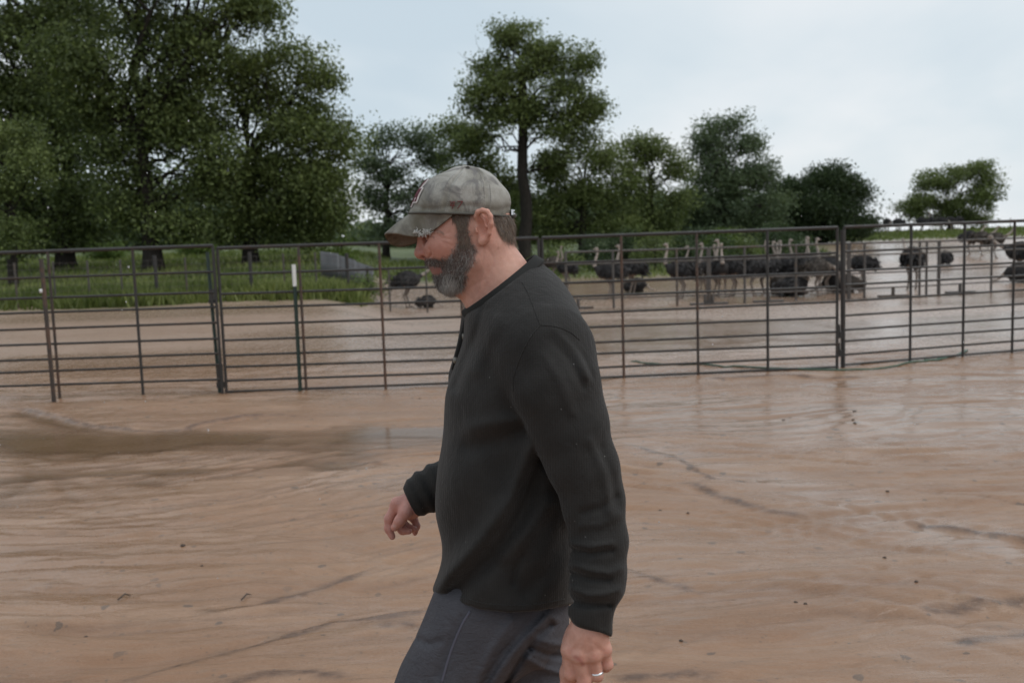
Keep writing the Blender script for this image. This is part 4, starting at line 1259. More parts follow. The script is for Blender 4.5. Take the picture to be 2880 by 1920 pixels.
# ------------------------------------------------------------------ the man
YM = 1.90
man = empty('person', (0.0, YM, gz(0.0, YM)))
tag(man, 'bearded man in grey cap and dark henley shirt walking left across the mud', 'person')
MO = np.array(man.location)
def put(name, V, F, m, parent=man, col=None, smooth=True, attrs=None):
    o_ = link(name, np_mesh(name, np.asarray(V) - MO, F, m, smooth, col=col, attrs=attrs))
    o_.parent = parent
    return o_
def proj32(p):
    q_ = p - CAM.astype(np.float32)
    z_ = q_ @ _f.astype(np.float32)
    return 1440.0 + F_PX * (q_ @ _r.astype(np.float32)) / z_, 960.0 - F_PX * (q_ @ _u.astype(np.float32)) / z_
def pl_dist(px_, py_, pts):
    best = np.full(px_.shape, 1e9, dtype=np.float32)
    for (ax, ay), (bx_, by_) in zip(pts[:-1], pts[1:]):
        dx, dy = bx_ - ax, by_ - ay
        t_ = np.clip(((px_ - ax) * dx + (py_ - ay) * dy) / (dx * dx + dy * dy + 1e-6), 0, 1)
        best = np.minimum(best, np.hypot(px_ - ax - t_ * dx, py_ - ay - t_ * dy))
    return best

CREASE = [(((1236, 664), (1250, 660), (1266, 653)), .0010, 2.0), (((1238, 670), (1254, 671), (1270, 674)), .0011, 2.0), (((1240, 677), (1256, 684), (1274, 692)), .0011, 2.0), (((1244, 684), (1258, 692)), .0008, 2.0),
          (((1208, 700), (1214, 709), (1213, 719), (1206, 725)), .0022, 2.6), (((1214, 716), (1224, 730), (1240, 742)), .0010, 4.0), (((1360, 692), (1358, 730), (1352, 770)), .0012, 2.6), (((1400, 700), (1386, 740), (1374, 780), (1366, 815)), .0013, 3.0), (((1372, 700), (1384, 720)), .0008, 3.0),
          (((1322, 640), (1330, 662), (1334, 685)), .0008, 2.0), (((1226, 652), (1238, 655), (1250, 662)), -.0012, 3.0), (((1300, 826), (1335, 800), (1365, 785)), .0008, 4.0)]
rotF = roty(-R(15))
def sdf_head(p):
    pm = p.copy(); pm[:, 1] = YM - np.abs(p[:, 1] - YM)
    d = s_ell(pm, at(1304, 596, YM), (0.082, 0.068, 0.074))
    d = smin(d, s_ell(pm, at(1266, 688, YM), (0.052, 0.062, 0.084), rotF), 0.035)
    d = smin(d, s_ell(pm, at(1335, 650, YM), (0.072, 0.071, 0.055)), 0.03)
    d = smin(d, s_cap(pm, at(1204, 643, YM), at(1222, 645, YM - 0.042), 0.0125, 0.011), 0.018)
    d = smin(d, s_ell(pm, at(1248, 692, YM - 0.042), (0.030, 0.022, 0.024)), 0.022)
    d = smin(d, s_cap(pm, at(1278, 788, YM - 0.018), at(1328, 733, YM - 0.053), 0.020, 0.019), 0.03)
    d = smin(d, s_ell(pm, at(1264, 790, YM), (0.022, 0.026, 0.020)), 0.018)
    # eye socket, lids and brow fold
    d = smax(d, -s_ell(pm, at(1202, 663, YM - 0.034), (0.022, 0.017, 0.0125)), 0.012)
    d = smin(d, s_ell(pm, at(1214, 664, YM - 0.033), (0.0120, 0.0125, 0.0115)), 0.004)
    d = smax(d, -s_cap(pm, at(1204, 666, YM - 0.026), at(1217, 668, YM - 0.043), 0.0016, 0.0014), 0.003)
    # nose
    d = smin(d, s_cap(pm, at(1195, 660, YM), at(1184, 709, YM), 0.0088, 0.0120), 0.012)
    d = smin(d, s_ell(pm, at(1187, 713, YM), (0.0125, 0.0105, 0.0090)), 0.008)
    d = smin(d, s_ell(pm, at(1199, 713, YM - 0.0130), (0.0125, 0.0090, 0.0085)), 0.007)
    d = smax(d, -s_ell(pm, at(1194, 722, YM - 0.0130), (0.0075, 0.0060, 0.0036), roty(R(-14))), 0.003)
    # mouth
    d = smin(d, s_cap(pm, at(1220, 741, YM), at(1238, 745, YM - 0.026), 0.0125, 0.010), 0.012)
    d = smin(d, s_cap(pm, at(1219, 752, YM), at(1240, 754, YM - 0.025), 0.0065, 0.0050), 0.005)
    d = smin(d, s_cap(pm, at(1229, 765, YM), at(1244, 762, YM - 0.024), 0.0085, 0.0062), 0.006)
    d = smax(d, -s_cap(pm, at(1206, 758.5, YM), at(1249, 755, YM - 0.030), 0.0015, 0.0012), 0.003)
    # neck
    nk = s_cap(pm, at(1346, 700, YM), at(1440, 868, YM), 0.0590, 0.0765)
    nk = smin(nk, s_cap(pm, at(1318, 800, YM), at(1385, 850, YM), 0.018, 0.034), 0.04)
    nk = smin(nk, s_cap(pm, at(1388, 690, YM - 0.050), at(1352, 850, YM - 0.030), 0.013, 0.013), 0.03)
    nk = smin(nk, s_cap(pm, at(1440, 868, YM), at(1510, 920, YM - 0.10), 0.045, 0.045), 0.03)
    d = smin(d, nk, 0.022)
    # ear
    ye = YM - 0.081
    E = lambda x_, y_, o=0.0: at(x_, y_, ye + o)
    ear = s_ell(pm, E(1361, 636, 0.007), (0.0150, 0.0040, 0.030), roty(R(-6)))
    hel = [E(1343, 622, .006), E(1338, 608, .002), E(1344, 596, -.002), E(1357, 591.5, -.004), E(1370, 595, -.006), E(1379, 608, -.008), E(1381, 630, -.008), E(1376, 656, -.005), E(1367, 674, -.001)]
    ear = smin(ear, s_chain(pm, hel, [.0032, .0038, .0044, .0044, .0046, .0046, .0044, .0040, .0036], 0.003), 0.003)
    ear = smin(ear, s_ell(pm, E(1356, 678, .001), (0.0085, 0.0052, 0.0095)), 0.005)
    ah = [E(1353, 606, .002), E(1362, 617, -.002), E(1366, 636, -.004), E(1360, 655, -.003), E(1351, 665, .000)]
    ear = smin(ear, s_chain(pm, ah, [.0024, .0028, .0032, .0030, .0026], 0.003), 0.003)
    ear = smin(ear, s_ell(pm, E(1343, 646, .000), (0.0045, 0.0048, 0.0075)), 0.004)
    ear = smax(ear, -s_ell(pm, E(1353, 640, -.001), (0.0078, 0.0100, 0.0150), roty(R(-6))), 0.003)
    d = smin(d, ear, 0.006)
    gx_, gy_ = proj32(pm)
    gr = np.zeros_like(gx_)
    for pts, a, w in CREASE: gr += a * np.exp(-(pl_dist(gx_, gy_, pts) / w) ** 2)
    return d + gr

# joints of arms and legs
SH_N, EL_N, WR_N = at(1525, 985, 1.74), at(1668, 1400, 1.69), at(1657, 1742, 1.655)
SH_F, EL_F, WR_F = at(1440, 1000, 2.09), at(1345, 1330, 2.15), at(1166, 1416, 2.13)
HIP_N, KN_N, AN_N = at(1370, 1740, 1.82), at(1190, 2120, 1.82), None
HIP_F, KN_F = at(1475, 1740, 2.00), at(1500, 2130, 2.00)
zg = gz(0, YM)
AN_N = np.array([KN_N[0] - 0.10, 1.82, zg + 0.09]); TO_N = AN_N + np.array([-0.19, 0, -0.035])
AN_F = np.array([KN_F[0] + 0.28, 2.0, zg + 0.17]); TO_F = AN_F + np.array([-0.13, 0, -0.125])

def hand_near(p):
    H = lambda x_, y_, Y_=1.645: at(x_, y_, Y_)
    W = H(1654, 1752, 1.655)
    mc = [(H(1602, 1828, 1.652), .0145), (H(1630, 1842, 1.641), .0150), (H(1668, 1840, 1.643), .0145), (H(1700, 1826, 1.653), .0128)]
    d = s_cap(p, WR_N, H(1652, 1775, 1.655), .028, .030)
    st = [H(1635, 1775, 1.655), H(1648, 1775, 1.650), H(1664, 1775, 1.650), H(1678, 1778, 1.655)]
    for (m_, r_), s_ in zip(mc, st):
        d = smin(d, s_cap(p, s_, m_, .019, r_), 0.014)
    for (m_, r_) in mc:                                       # knuckles
        d = smin(d, s_ell(p, m_ + np.array([0, -0.004, 0.002]), (r_ * .92, r_ * 0.9, r_ * .92)), 0.006)
    d = smin(d, s_ell(p, H(1622, 1812, 1.672), (.024, .014, .030)), 0.02)
    fin = [
        [mc[0][0], H(1603, 1893, 1.652), H(1609, 1904, 1.684), H(1614, 1876, 1.692)],
        [mc[1][0], H(1643, 1913, 1.645), H(1648, 1918, 1.680), H(1648, 1888, 1.690)],
        [mc[2][0], H(1678, 1897, 1.648), H(1680, 1900, 1.678), H(1678, 1872, 1.686)],
        [mc[3][0], H(1708, 1868, 1.655), H(1704, 1874, 1.680), H(1700, 1850, 1.686)]]
    rr = [(.0135, .0108, .0102, .0085), (.0135, .0112, .0105, .0086), (.0125, .0104, .0098, .0082), (.0112, .0090, .0085, .0072)]
    for fp, r_ in zip(fin, rr):
        e_ = s_chain(p, fp, r_, 0.006)
        e_ = smin(e_, s_ell(p, fp[1] + np.array([0, -.001, .001]), (r_[1] * 1.06,) * 3), 0.004)
        d = smin(d, e_, 0.0028)
    th = s_chain(p, [H(1620, 1775, 1.672), H(1606, 1838, 1.688), H(1594, 1890, 1.690), H(1589, 1925, 1.688)], (.015, .0135, .0110, .0095), 0.01)
    d = smin(d, th, 0.008)
    # tendons and veins over the back of the hand
    px_, py_ = proj32(p)
    bump = np.zeros_like(px_)
    for pts, a, w in ((((1640, 1780), (1606, 1822)), .0009, 5), (((1650, 1785), (1632, 1836)), .0011, 5), (((1662, 1785), (1668, 1834)), .0011, 5), (((1676, 1788), (1698, 1822)), .0009, 5),
                      (((1612, 1775), (1622, 1790), (1618, 1815)), .0008, 3.5), (((1655, 1800), (1672, 1812), (1684, 1826)), -.0009, 4), (((1615, 1850), (1634, 1853), (1650, 1852)), -.0009, 5)):
        bump += a * np.exp(-(pl_dist(px_, py_, pts) / w) ** 2)
    return d - np.where(p[:, 1] < 1.655, bump, 0)

def hand_far(p):
    H = lambda x_, y_, Y_=2.13: at(x_, y_, Y_)
    d = s_cap(p, WR_F, H(1150, 1424, 2.13), .026, .026)
    mc = [H(1117, 1415, 2.120), H(1114, 1424, 2.140), H(1122, 1434, 2.158), H(1138, 1442, 2.172)]
    for m_, r_ in zip(mc, (.0150, .0150, .0145, .0128)):
        d = smin(d, s_cap(p, H(1150, 1424, 2.14), m_, .021, r_), 0.014)
    fin = [([mc[0], H(1094, 1457, 2.120), H(1093, 1486, 2.120), H(1103, 1508, 2.118)], (.0120, .0098, .0090, .0074)),
           ([mc[1], H(1112, 1470, 2.140), H(1132, 1491, 2.138), H(1150, 1493, 2.134)], (.0120, .0096, .0088, .0072)),
           ([mc[2], H(1132, 1470, 2.158), H(1152, 1486, 2.154), H(1166, 1487, 2.148)], (.0115, .0092, .0084, .0070)),
           ([mc[3], H(1164, 1458, 2.172), H(1172, 1478, 2.170), H(1167, 1498, 2.166)], (.0102, .0082, .0074, .0062))]
    for fp, r_ in fin: d = smin(d, s_chain(p, fp, r_, 0.006), 0.004)
    d = smin(d, s_ell(p, H(1148, 1432, 2.118), (.020, .013, .018)), 0.012)
    d = smin(d, s_chain(p, [H(1150, 1420, 2.115), H(1140, 1440, 2.102), H(1124, 1464, 2.100), H(1110, 1482, 2.103)], (.0155, .0135, .0110, .0088), 0.008), 0.005)
    return d

def sdf_body(p):
    d = s_ell(p, at(1465, 1260, 1.92), (0.095, 0.15, 0.26))
    d = smin(d, s_ell(p, at(1430, 1690, 1.92), (0.07, 0.10, 0.08)), 0.06)
    d = smin(d, s_chain(p, [at(1470, 930, 1.9), SH_N, EL_N, WR_N], [.06, .05, .030, .022], 0.03), 0.04)
    d = smin(d, s_chain(p, [at(1450, 940, 1.9), SH_F, EL_F, WR_F], [.06, .05, .036, .026], 0.03), 0.04)
    for hp_, kn, an, to in ((HIP_N, KN_N, AN_N, TO_N), (HIP_F, KN_F, AN_F, TO_F)):
        d = smin(d, s_chain(p, [hp_, kn], [.050, .050], 0.02), 0.03)
        cf = kn * 0.68 + an * 0.32 + np.array([0.025, 0, 0])
        d = smin(d, s_chain(p, [kn, cf, an], [.052, .056, .036], 0.02), 0.02)
        d = smin(d, s_chain(p, [an, to], [.038, .03], 0.02), 0.02)
    m = p[:, 2] > 1.36
    if m.any(): d[m] = smin(d[m], sdf_head(p[m]), 0.03)
    for fn, c_ in ((hand_near, at(1650, 1830, 1.66)), (hand_far, at(1130, 1450, 2.13))):
        m = ((p - v3(c_)) ** 2).sum(1) < 0.125 ** 2
        if m.any(): d[m] = smin(d[m], fn(p[m]), 0.008)
    return d

AXS = [axis_pts([(-0.62, -0.28, .0065), (-0.28, 0.20, .0024), (0.20, 0.48, .0065)]),
       axis_pts([(1.60, 1.68, .0028), (1.68, 1.80, .0034), (1.80, 1.86, .0021), (1.86, 2.04, .0032), (2.04, 2.22, .0026)]),
       axis_pts([(zg - 0.01, 0.78, .0065), (0.78, 0.90, .0022), (0.90, 1.04, .0030), (1.04, 1.06, .0022), (1.06, 1.37, .0065), (1.37, 1.72, .0022)])]
V, F = sdf_mesh(sdf_body, None, None, None, 8, axes=AXS)
V = V.astype(np.float32)
px_, py_ = proj32(V)
Vm = V.copy(); Vm[:, 1] = YM - np.abs(V[:, 1] - YM)
mx_, my_ = proj32(Vm)
head = V[:, 2] > 1.37
N = vnormals(V, F)
def inside(px_, py_, poly):
    r_ = np.zeros(px_.shape, bool); n = len(poly); j = n - 1
    for i in range(n):
        xi, yi = poly[i]; xj, yj = poly[j]
        r_ ^= ((yi > py_) != (yj > py_)) & (px_ < (xj - xi) * (py_ - yi) / (yj - yi + 1e-9) + xi)
        j = i
    return r_
col = np.tile(np.array([0.570, 0.318, 0.248]), (len(V), 1))
def blob(cx, cy, rx, ry): return np.exp(-(((mx_ - cx) / rx) ** 2 + ((my_ - cy) / ry) ** 2)) * head
def tintc(w, c):
    global col
    w = np.clip(w, 0, 1)[:, None]; col = col * (1 - w) + np.array(c) * w
tintc(0.75 * blob(1182, 712, 26, 26), (0.44, 0.160, 0.130))
tintc(0.55 * blob(1240, 702, 36, 24), (0.50, 0.200, 0.150))
tintc(0.55 * blob(1366, 640, 26, 50) * (mx_ > 1340), (0.58, 0.240, 0.170))
tintc(0.40 * blob(1350, 790, 30, 60), (0.54, 0.255, 0.190))
tintc(0.35 * blob(1440, 770, 40, 50), (0.66, 0.390, 0.285))
nz3 = (np.sin(V @ np.array([310., 170, 230])) + np.sin(V @ np.array([-190., 260, 330]) + 1) + np.sin(V @ np.array([410., -300, 120]) + 2)) / 3
col = col * (1 + 0.05 * nz3[:, None])
tintc(0.55 * sstep(1320, 1230, mx_) * head, (0.47, 0.232, 0.185))  # front of the face tinted darker: shade of the brim put in the skin
lipm = (np.maximum(blob(1222, 752, 16, 4), blob(1234, 763, 16, 7)))
tintc(0.85 * np.maximum(lipm, 1.0 * (inside(mx_, my_, [(1195, 747), (1222, 747), (1243, 748), (1250, 756), (1247, 765), (1238, 773), (1208, 775)]) & head)), (0.25, 0.115, 0.108))
BEARD = [(1190, 742), (1196, 727), (1205, 726), (1223, 726), (1243, 731), (1258, 725), (1273, 714), (1280, 700), (1291, 686), (1288, 655), (1283, 625), (1268, 604), (1276, 596), (1324, 596), (1314, 616), (1312, 634), (1319, 663), (1323, 683), (1338, 695), (1340, 710), (1332, 733), (1319, 752), (1310, 772), (1309, 790), (1297, 814), (1275, 828), (1235, 828), (1215, 802), (1212, 786), (1214, 773), (1236, 771), (1245, 764), (1247, 756), (1242, 749), (1222, 748), (1190, 750)]
BACKH = [(1386, 598), (1440, 604), (1452, 640), (1452, 668), (1430, 672), (1410, 662), (1396, 640), (1388, 620)]
BROW = [(1200, 640), (1225, 641), (1248, 652), (1246, 657), (1222, 650), (1200, 650)]
inb = (inside(mx_, my_, BEARD) & head & (np.abs(N[:, 1]) + 1 > 0))
notlip = lipm < 0.55
upb = sstep(650, 735, my_)
edge_ = pl_dist(mx_, my_, BEARD + BEARD[:1])
soft_ = np.where(inside(mx_, my_, BEARD), 0.5 + 0.5 * sstep(0, 9, edge_), 0.5 * (1 - sstep(0, 6, edge_))) * head
tintc((0.48 + 0.38 * upb) * soft_ * notlip * (lipm < 0.5), (0.115, 0.090, 0.080))
tintc(0.8 * (inside(mx_, my_, BACKH) & head), (0.15, 0.11, 0.085))
tintc(0.3 * (inside(mx_, my_, BROW) & head), (0.20, 0.13, 0.09))
# stubble fading down the throat
thr = inside(mx_, my_, [(1290, 812), (1325, 765), (1345, 720), (1362, 760), (1348, 820), (1330, 842)]) & head
tintc(0.16 * thr, (0.16, 0.11, 0.09))
lid = pl_dist(mx_, my_, [(1204, 665), (1212, 666), (1221, 668)]) < 1.8
tintc(0.35 * (lid & head), (0.06, 0.035, 0.03))
fh = ((V - at(1130, 1450, 2.13)) ** 2).sum(1) < 0.09 ** 2
tintc(0.7 * fh, (0.54, 0.255, 0.220))
nail = (((px_ - 1109) / 5.0) ** 2 + ((py_ - 1478) / 4.6) ** 2 < 1) & (V[:, 1] < 2.112) & fh
tintc(0.7 * nail, (0.62, 0.42, 0.38))
nh = ((V - at(1650, 1830, 1.66)) ** 2).sum(1) < 0.10 ** 2
kn_ = np.zeros(len(V))
for cx, cy in ((1602, 1830), (1632, 1850), (1672, 1846), (1703, 1832), (1603, 1893), (1643, 1910), (1678, 1894), (1708, 1866)):
    kn_ = np.maximum(kn_, np.exp(-(((px_ - cx) / 13) ** 2 + ((py_ - cy) / 11) ** 2)))
tintc(0.55 * kn_ * nh, (0.52, 0.235, 0.180))
tintc(0.55 * np.exp(-(pl_dist(px_, py_, [(1618, 1846), (1632, 1856), (1640, 1866)]) / 6) ** 2) * nh, (0.30, 0.085, 0.075))
legs_ = V[:, 2] < 0.16
tintc(0.95 * legs_, (0.05, 0.045, 0.04))

m_skin = mat('skin', rough=0.5, spec=0.4)
t = NT(m_skin)
ca = t.attr('Col').outputs['Color']
co = t.coord()
t.l(t.mix(t.mapr(t.noise(co, 110, 5, 0.7), 0.35, 0.68, 0, 0.42), ca, t.mix(1.0, ca, (0.78, 0.62, 0.58), 'MULTIPLY')), t.b.inputs['Base Color'])
t.b.inputs['Subsurface Weight'].default_value = 0.12
t.b.inputs['Subsurface Radius'].default_value = (1.0, 0.35, 0.2)
t.b.inputs['Subsurface Scale'].default_value = 0.006
t.l(t.bump(t.noise(co, 260, 5, 0.7), 0.40, 0.0018), t.b.inputs['Normal'])
body = put('body', V, F, m_skin, col=col)
bodyV, bodyF, bodyN = V, F, N

# ---- strands of hair
m_hair = mat('hair', rough=0.55, spec=0.4)
t = NT(m_hair); t.l(t.attr('Col').outputs['Color'], t.b.inputs['Base Color'])
HR = np.random.RandomState(5)
def strands(name, sel, n, length, dirfn, colfn, rad=0.00042, curl=0.25, lift=0.5, seg=3):
    ids = np.where(sel)[0]
    pick = ids[HR.randint(0, len(ids), n)]
    P0 = bodyV[pick] + HR.normal(size=(n, 3)) * 0.0009
    Nn = bodyN[pick]
    D = dirfn(P0, proj32(np.stack([P0[:, 0], YM - np.abs(P0[:, 1] - YM), P0[:, 2]], 1)))
    D = D - Nn * (D * Nn).sum(1)[:, None]
    D /= np.linalg.norm(D, axis=1)[:, None] + 1e-9
    D = D + Nn * lift + HR.normal(size=(n, 3)) * curl
    D /= np.linalg.norm(D, axis=1)[:, None]
    L = length * HR.uniform(0.5, 1.25, n)
    Cv = HR.normal(size=(n, 3)) * curl * 1.3 + np.array([0, 0, -0.25])
    side = np.cross(D, HR.normal(size=(n, 3))); side /= np.linalg.norm(side, axis=1)[:, None]
    up = np.cross(D, side)
    rings = []
    for i in range(seg + 1):
        u = i / seg
        c_ = P0 + D * (L * u)[:, None] + Cv * (L * u * u)[:, None] * 0.6
        r_ = rad * (1.0 - 0.75 * u)
        rings.append(np.stack([c_ + side * r_, c_ - side * r_ * .5 + up * r_ * .87, c_ - side * r_ * .5 - up * r_ * .87], 1))
    VV = np.stack(rings, 1).reshape(n, -1, 3)            # n, (seg+1)*3, 3
    base = (np.arange(n) * (seg + 1) * 3)[:, None]
    fl = []
    for i in range(seg):
        for j in range(3):
            k = (j + 1) % 3
            fl.append([i * 3 + j, i * 3 + k, (i + 1) * 3 + k, (i + 1) * 3 + j])
    FF = (base[:, :, None] + np.array(fl)[None]).reshape(-1, 4)
    cc = np.repeat(colfn(P0, n), (seg + 1) * 3, axis=0)
    return put(name, VV.reshape(-1, 3), FF, m_hair, col=cc)
def pxdir(dx, dy, side=0.0):
    d = _r * dx - _u * dy
    return lambda P0, q: np.tile(d, (len(P0), 1))
def beard_dir(P0, q):
    x_, y_ = q
    d = np.zeros((len(P0), 3))
    w = sstep(640, 760, y_)
    dx = 0.10 - 0.35 * w; dy = 1.0
    mo = (x_ < 1262) & (y_ < 765)
    dx = np.where(mo, 0.9, dx); dyv = np.where(mo, 0.55, dy)
    return (_r[None] * dx[:, None] - _u[None] * dyv[:, None])
def beard_col(P0, n):
    x_, y_ = proj32(np.stack([P0[:, 0], YM - np.abs(P0[:, 1] - YM), P0[:, 2]], 1))
    g = np.clip(0.24 + 0.26 * sstep(680, 740, y_) * sstep(1235, 1270, x_) + 0.80 * np.exp(-(((x_ - 1262) / 24) ** 2 + ((y_ - 802) / 24) ** 2)), 0, 0.9)
    isg = HR.rand(n) < g
    br = np.array([0.105, 0.082, 0.071]) * HR.uniform(0.5, 1.6, n)[:, None]
    gr = np.array([0.46, 0.45, 0.43]) * (HR.uniform(0.55, 1.2, n) * (1 + 0.55 * np.exp(-(((x_ - 1264) / 22) ** 2 + ((y_ - 796) / 22) ** 2))))[:, None]
    return np.where(isg[:, None], gr, br)
hb = inb & notlip
chin_ = hb & (my_ > 768) & (mx_ < 1302)
low_ = hb & (my_ > 688)
strands('beard', low_, 7800, 0.0068, beard_dir, beard_col, rad=0.00026, curl=0.48, lift=0.42)
strands('beard', chin_, 3800, 0.0085, pxdir(-0.04, 1.0), beard_col, rad=0.00026, curl=0.22, lift=0.34)
brc = lambda P0, n: np.where((HR.rand(n) < 0.24)[:, None], np.array([0.34, 0.31, 0.28]) * HR.uniform(.5, 1.1, n)[:, None], np.array([0.20, 0.148, 0.112]) * HR.uniform(0.6, 1.7, n)[:, None])
fr_ = head & ~inside(mx_, my_, BEARD) & (edge_ < 8) & (my_ > 640) & (my_ < 815) & (mx_ > 1240) & (mx_ < 1336) & (HR.rand(len(mx_)) > edge_ / 9)
strands('beard', fr_, 900, 0.0065, beard_dir, beard_col, rad=0.00022, curl=0.4, lift=0.25)
strands('beard', hb & (my_ > 625) & (my_ < 695), 1500, 0.008, beard_dir, brc, rad=0.00034, curl=0.4, lift=0.25)
strands('hair', hb & (my_ < 632), 1100, 0.013, pxdir(0.25, 1.0), brc, rad=0.00036, curl=0.15, lift=0.12)
strands('hair', inside(mx_, my_, BACKH) & head, 3200, 0.015, pxdir(0.35, 1.0), brc, rad=0.00036, curl=0.14, lift=0.06)
strands('hair', inside(mx_, my_, [(1405, 640), (1450, 655), (1462, 700), (1440, 690)]) & head, 500, 0.007, pxdir(0.2, 1.0), brc, rad=0.0002, curl=0.3, lift=0.2)
strands('eyebrow', inside(mx_, my_, BROW) & head, 220, 0.008, pxdir(0.6, 0.5), lambda P0, n: np.array([0.27, 0.19, 0.14]) * HR.uniform(0.6, 1.3, n)[:, None], rad=0.00026, curl=0.25, lift=0.2)

# ---- shirt
SHT = np.array([  # picture row, front, back, half width (m)
    (735, 1418, 1505, .060), (760, 1398, 1545, .100), (790, 1366, 1577, .140), (840, 1330, 1613, .180), (865, 1313, 1624, .195), (885, 1309, 1633, .202), (940, 1305, 1652, .212), (1000, 1285, 1666, .217), (1083, 1260, 1672, .218),
    (1182, 1247, 1665, .214), (1297, 1228, 1655, .212), (1413, 1232, 1645, .212), (1500, 1239, 1634, .212), (1587, 1241, 1624, .214), (1640, 1236, 1616, .216), (1760, 1234, 1606, .218)], dtype=float)
YT = 1.92
_zf = np.array([at(b, r_, YT)[2] * 0.5 + at(a, r_, YT)[2] * 0.5 for r_, a, b, w in SHT])
_xf = np.array([at(a, r_, YT)[0] for r_, a, b, w in SHT]); _xb = np.array([at(b, r_, YT)[0] for r_, a, b, w in SHT])
_hw = SHT[:, 3]
o_ = np.argsort(_zf); _zf, _xf, _xb, _hw = _zf[o_], _xf[o_], _xb[o_], _hw[o_]
def rr_smooth(zq, tab):
    return (np.interp(zq, _zf, tab) + np.interp(zq - 0.012, _zf, tab) + np.interp(zq + 0.012, _zf, tab)) / 3
SLV_N = [(1528, 1000, 1.745, .086), (1560, 1083, 1.715, .078), (1600, 1200, 1.70, .066), (1640, 1309, 1.69, .0585), (1670, 1413, 1.685, .0515), (1683, 1522, 1.675, .047), (1683, 1609, 1.668, .0455), (1678, 1655, 1.662, .0440)]
SLV_F = [(1440, 1000, 2.09, .085), (1400, 1150, 2.13, .07), (1345, 1320, 2.15, .056), (1270, 1355, 2.145, .050), (1215, 1372, 2.14, .043), (1180, 1393, 2.135, .036), (1160, 1411, 2.13, .0315)]
# folds of the cloth, traced in picture coordinates on the near side: (points, height m, width px)
FOLDS = [
    (((1500, 1240), (1440, 1400), (1360, 1510), (1265, 1610), (1230, 1655)), .010, 26), (((1520, 1290), (1450, 1470), (1390, 1560), (1290, 1660)), -.008, 26),
    (((1480, 1210), (1400, 1240), (1320, 1260)), -.004, 26), (((1470, 1180), (1390, 1190), (1330, 1200)), .004, 22), (((1540, 1420), (1480, 1500), (1420, 1560)), .005, 24),
    (((1590, 1500), (1540, 1600), (1480, 1660)), -.004, 28), (((1470, 1560), (1450, 1600), (1445, 1640)), -.003, 9), (((1445, 1090), (1465, 1160), (1500, 1235), (1545, 1320)), -.004, 14),
    (((1360, 870), (1340, 940), (1310, 1010), (1280, 1090)), -.003, 14), (((1400, 900), (1370, 960), (1340, 1040)), .003, 22),
]
SFOLDS = [
    (((1610, 1545), (1660, 1556), (1720, 1548)), -.0045, 9), (((1610, 1530), (1660, 1538), (1720, 1528)), .0040, 10),
    (((1612, 1590), (1660, 1604), (1715, 1612), (1745, 1600)), .0050, 12), (((1612, 1612), (1660, 1626), (1710, 1632)), -.0050, 10),
    (((1610, 1655), (1650, 1672), (1700, 1672), (1740, 1660)), .0060, 12), (((1604, 1690), (1650, 1700), (1712, 1700)), -.0065, 9),
    (((1690, 1260), (1720, 1340), (1735, 1420)), -.0030, 12), (((1660, 1240), (1700, 1330), (1716, 1440)), .0030, 12), (((1640, 1440), (1690, 1430), (1730, 1400)), -.0035, 12), (((1630, 1480), (1690, 1474), (1740, 1450)), .0030, 12),
    (((1560, 925), (1620, 985), (1655, 1060)), .0040, 12), (((1545, 950), (1600, 1010), (1640, 1090)), -.0030, 10), (((1590, 935), (1640, 1000), (1665, 1060)), -.0030, 8), (((1530, 1000), (1575, 1070), (1610, 1160)), .0025, 14),
]
def sdf_torso(p):
    zq = p[:, 2]
    xf = rr_smooth(zq, _xf); xb = rr_smooth(zq, _xb); hw = rr_smooth(zq, _hw)
    cx = 0.5 * (xf + xb); a = 0.5 * (xb - xf)
    dx = (p[:, 0] - cx); dy = (p[:, 1] - YT)
    e_ = np.power(np.abs(dx / a) ** 2.3 + np.abs(dy / hw) ** 2.3 + 1e-9, 1 / 2.3)
    d = (e_ - 1) * np.minimum(a, hw) * 0.9
    return d
def halfplane(p, A, Bp):
    """signed distance to the plane through two picture points, containing the depth axis; positive above"""
    A = at(*A, YM); Bp = at(*Bp, YM)
    u = (Bp - A); u[1] = 0; u /= np.linalg.norm(u)
    n = np.array([u[2], 0, -u[0]])
    if n[2] < 0: n = -n
    return (p - v3(A)) @ v3(n)
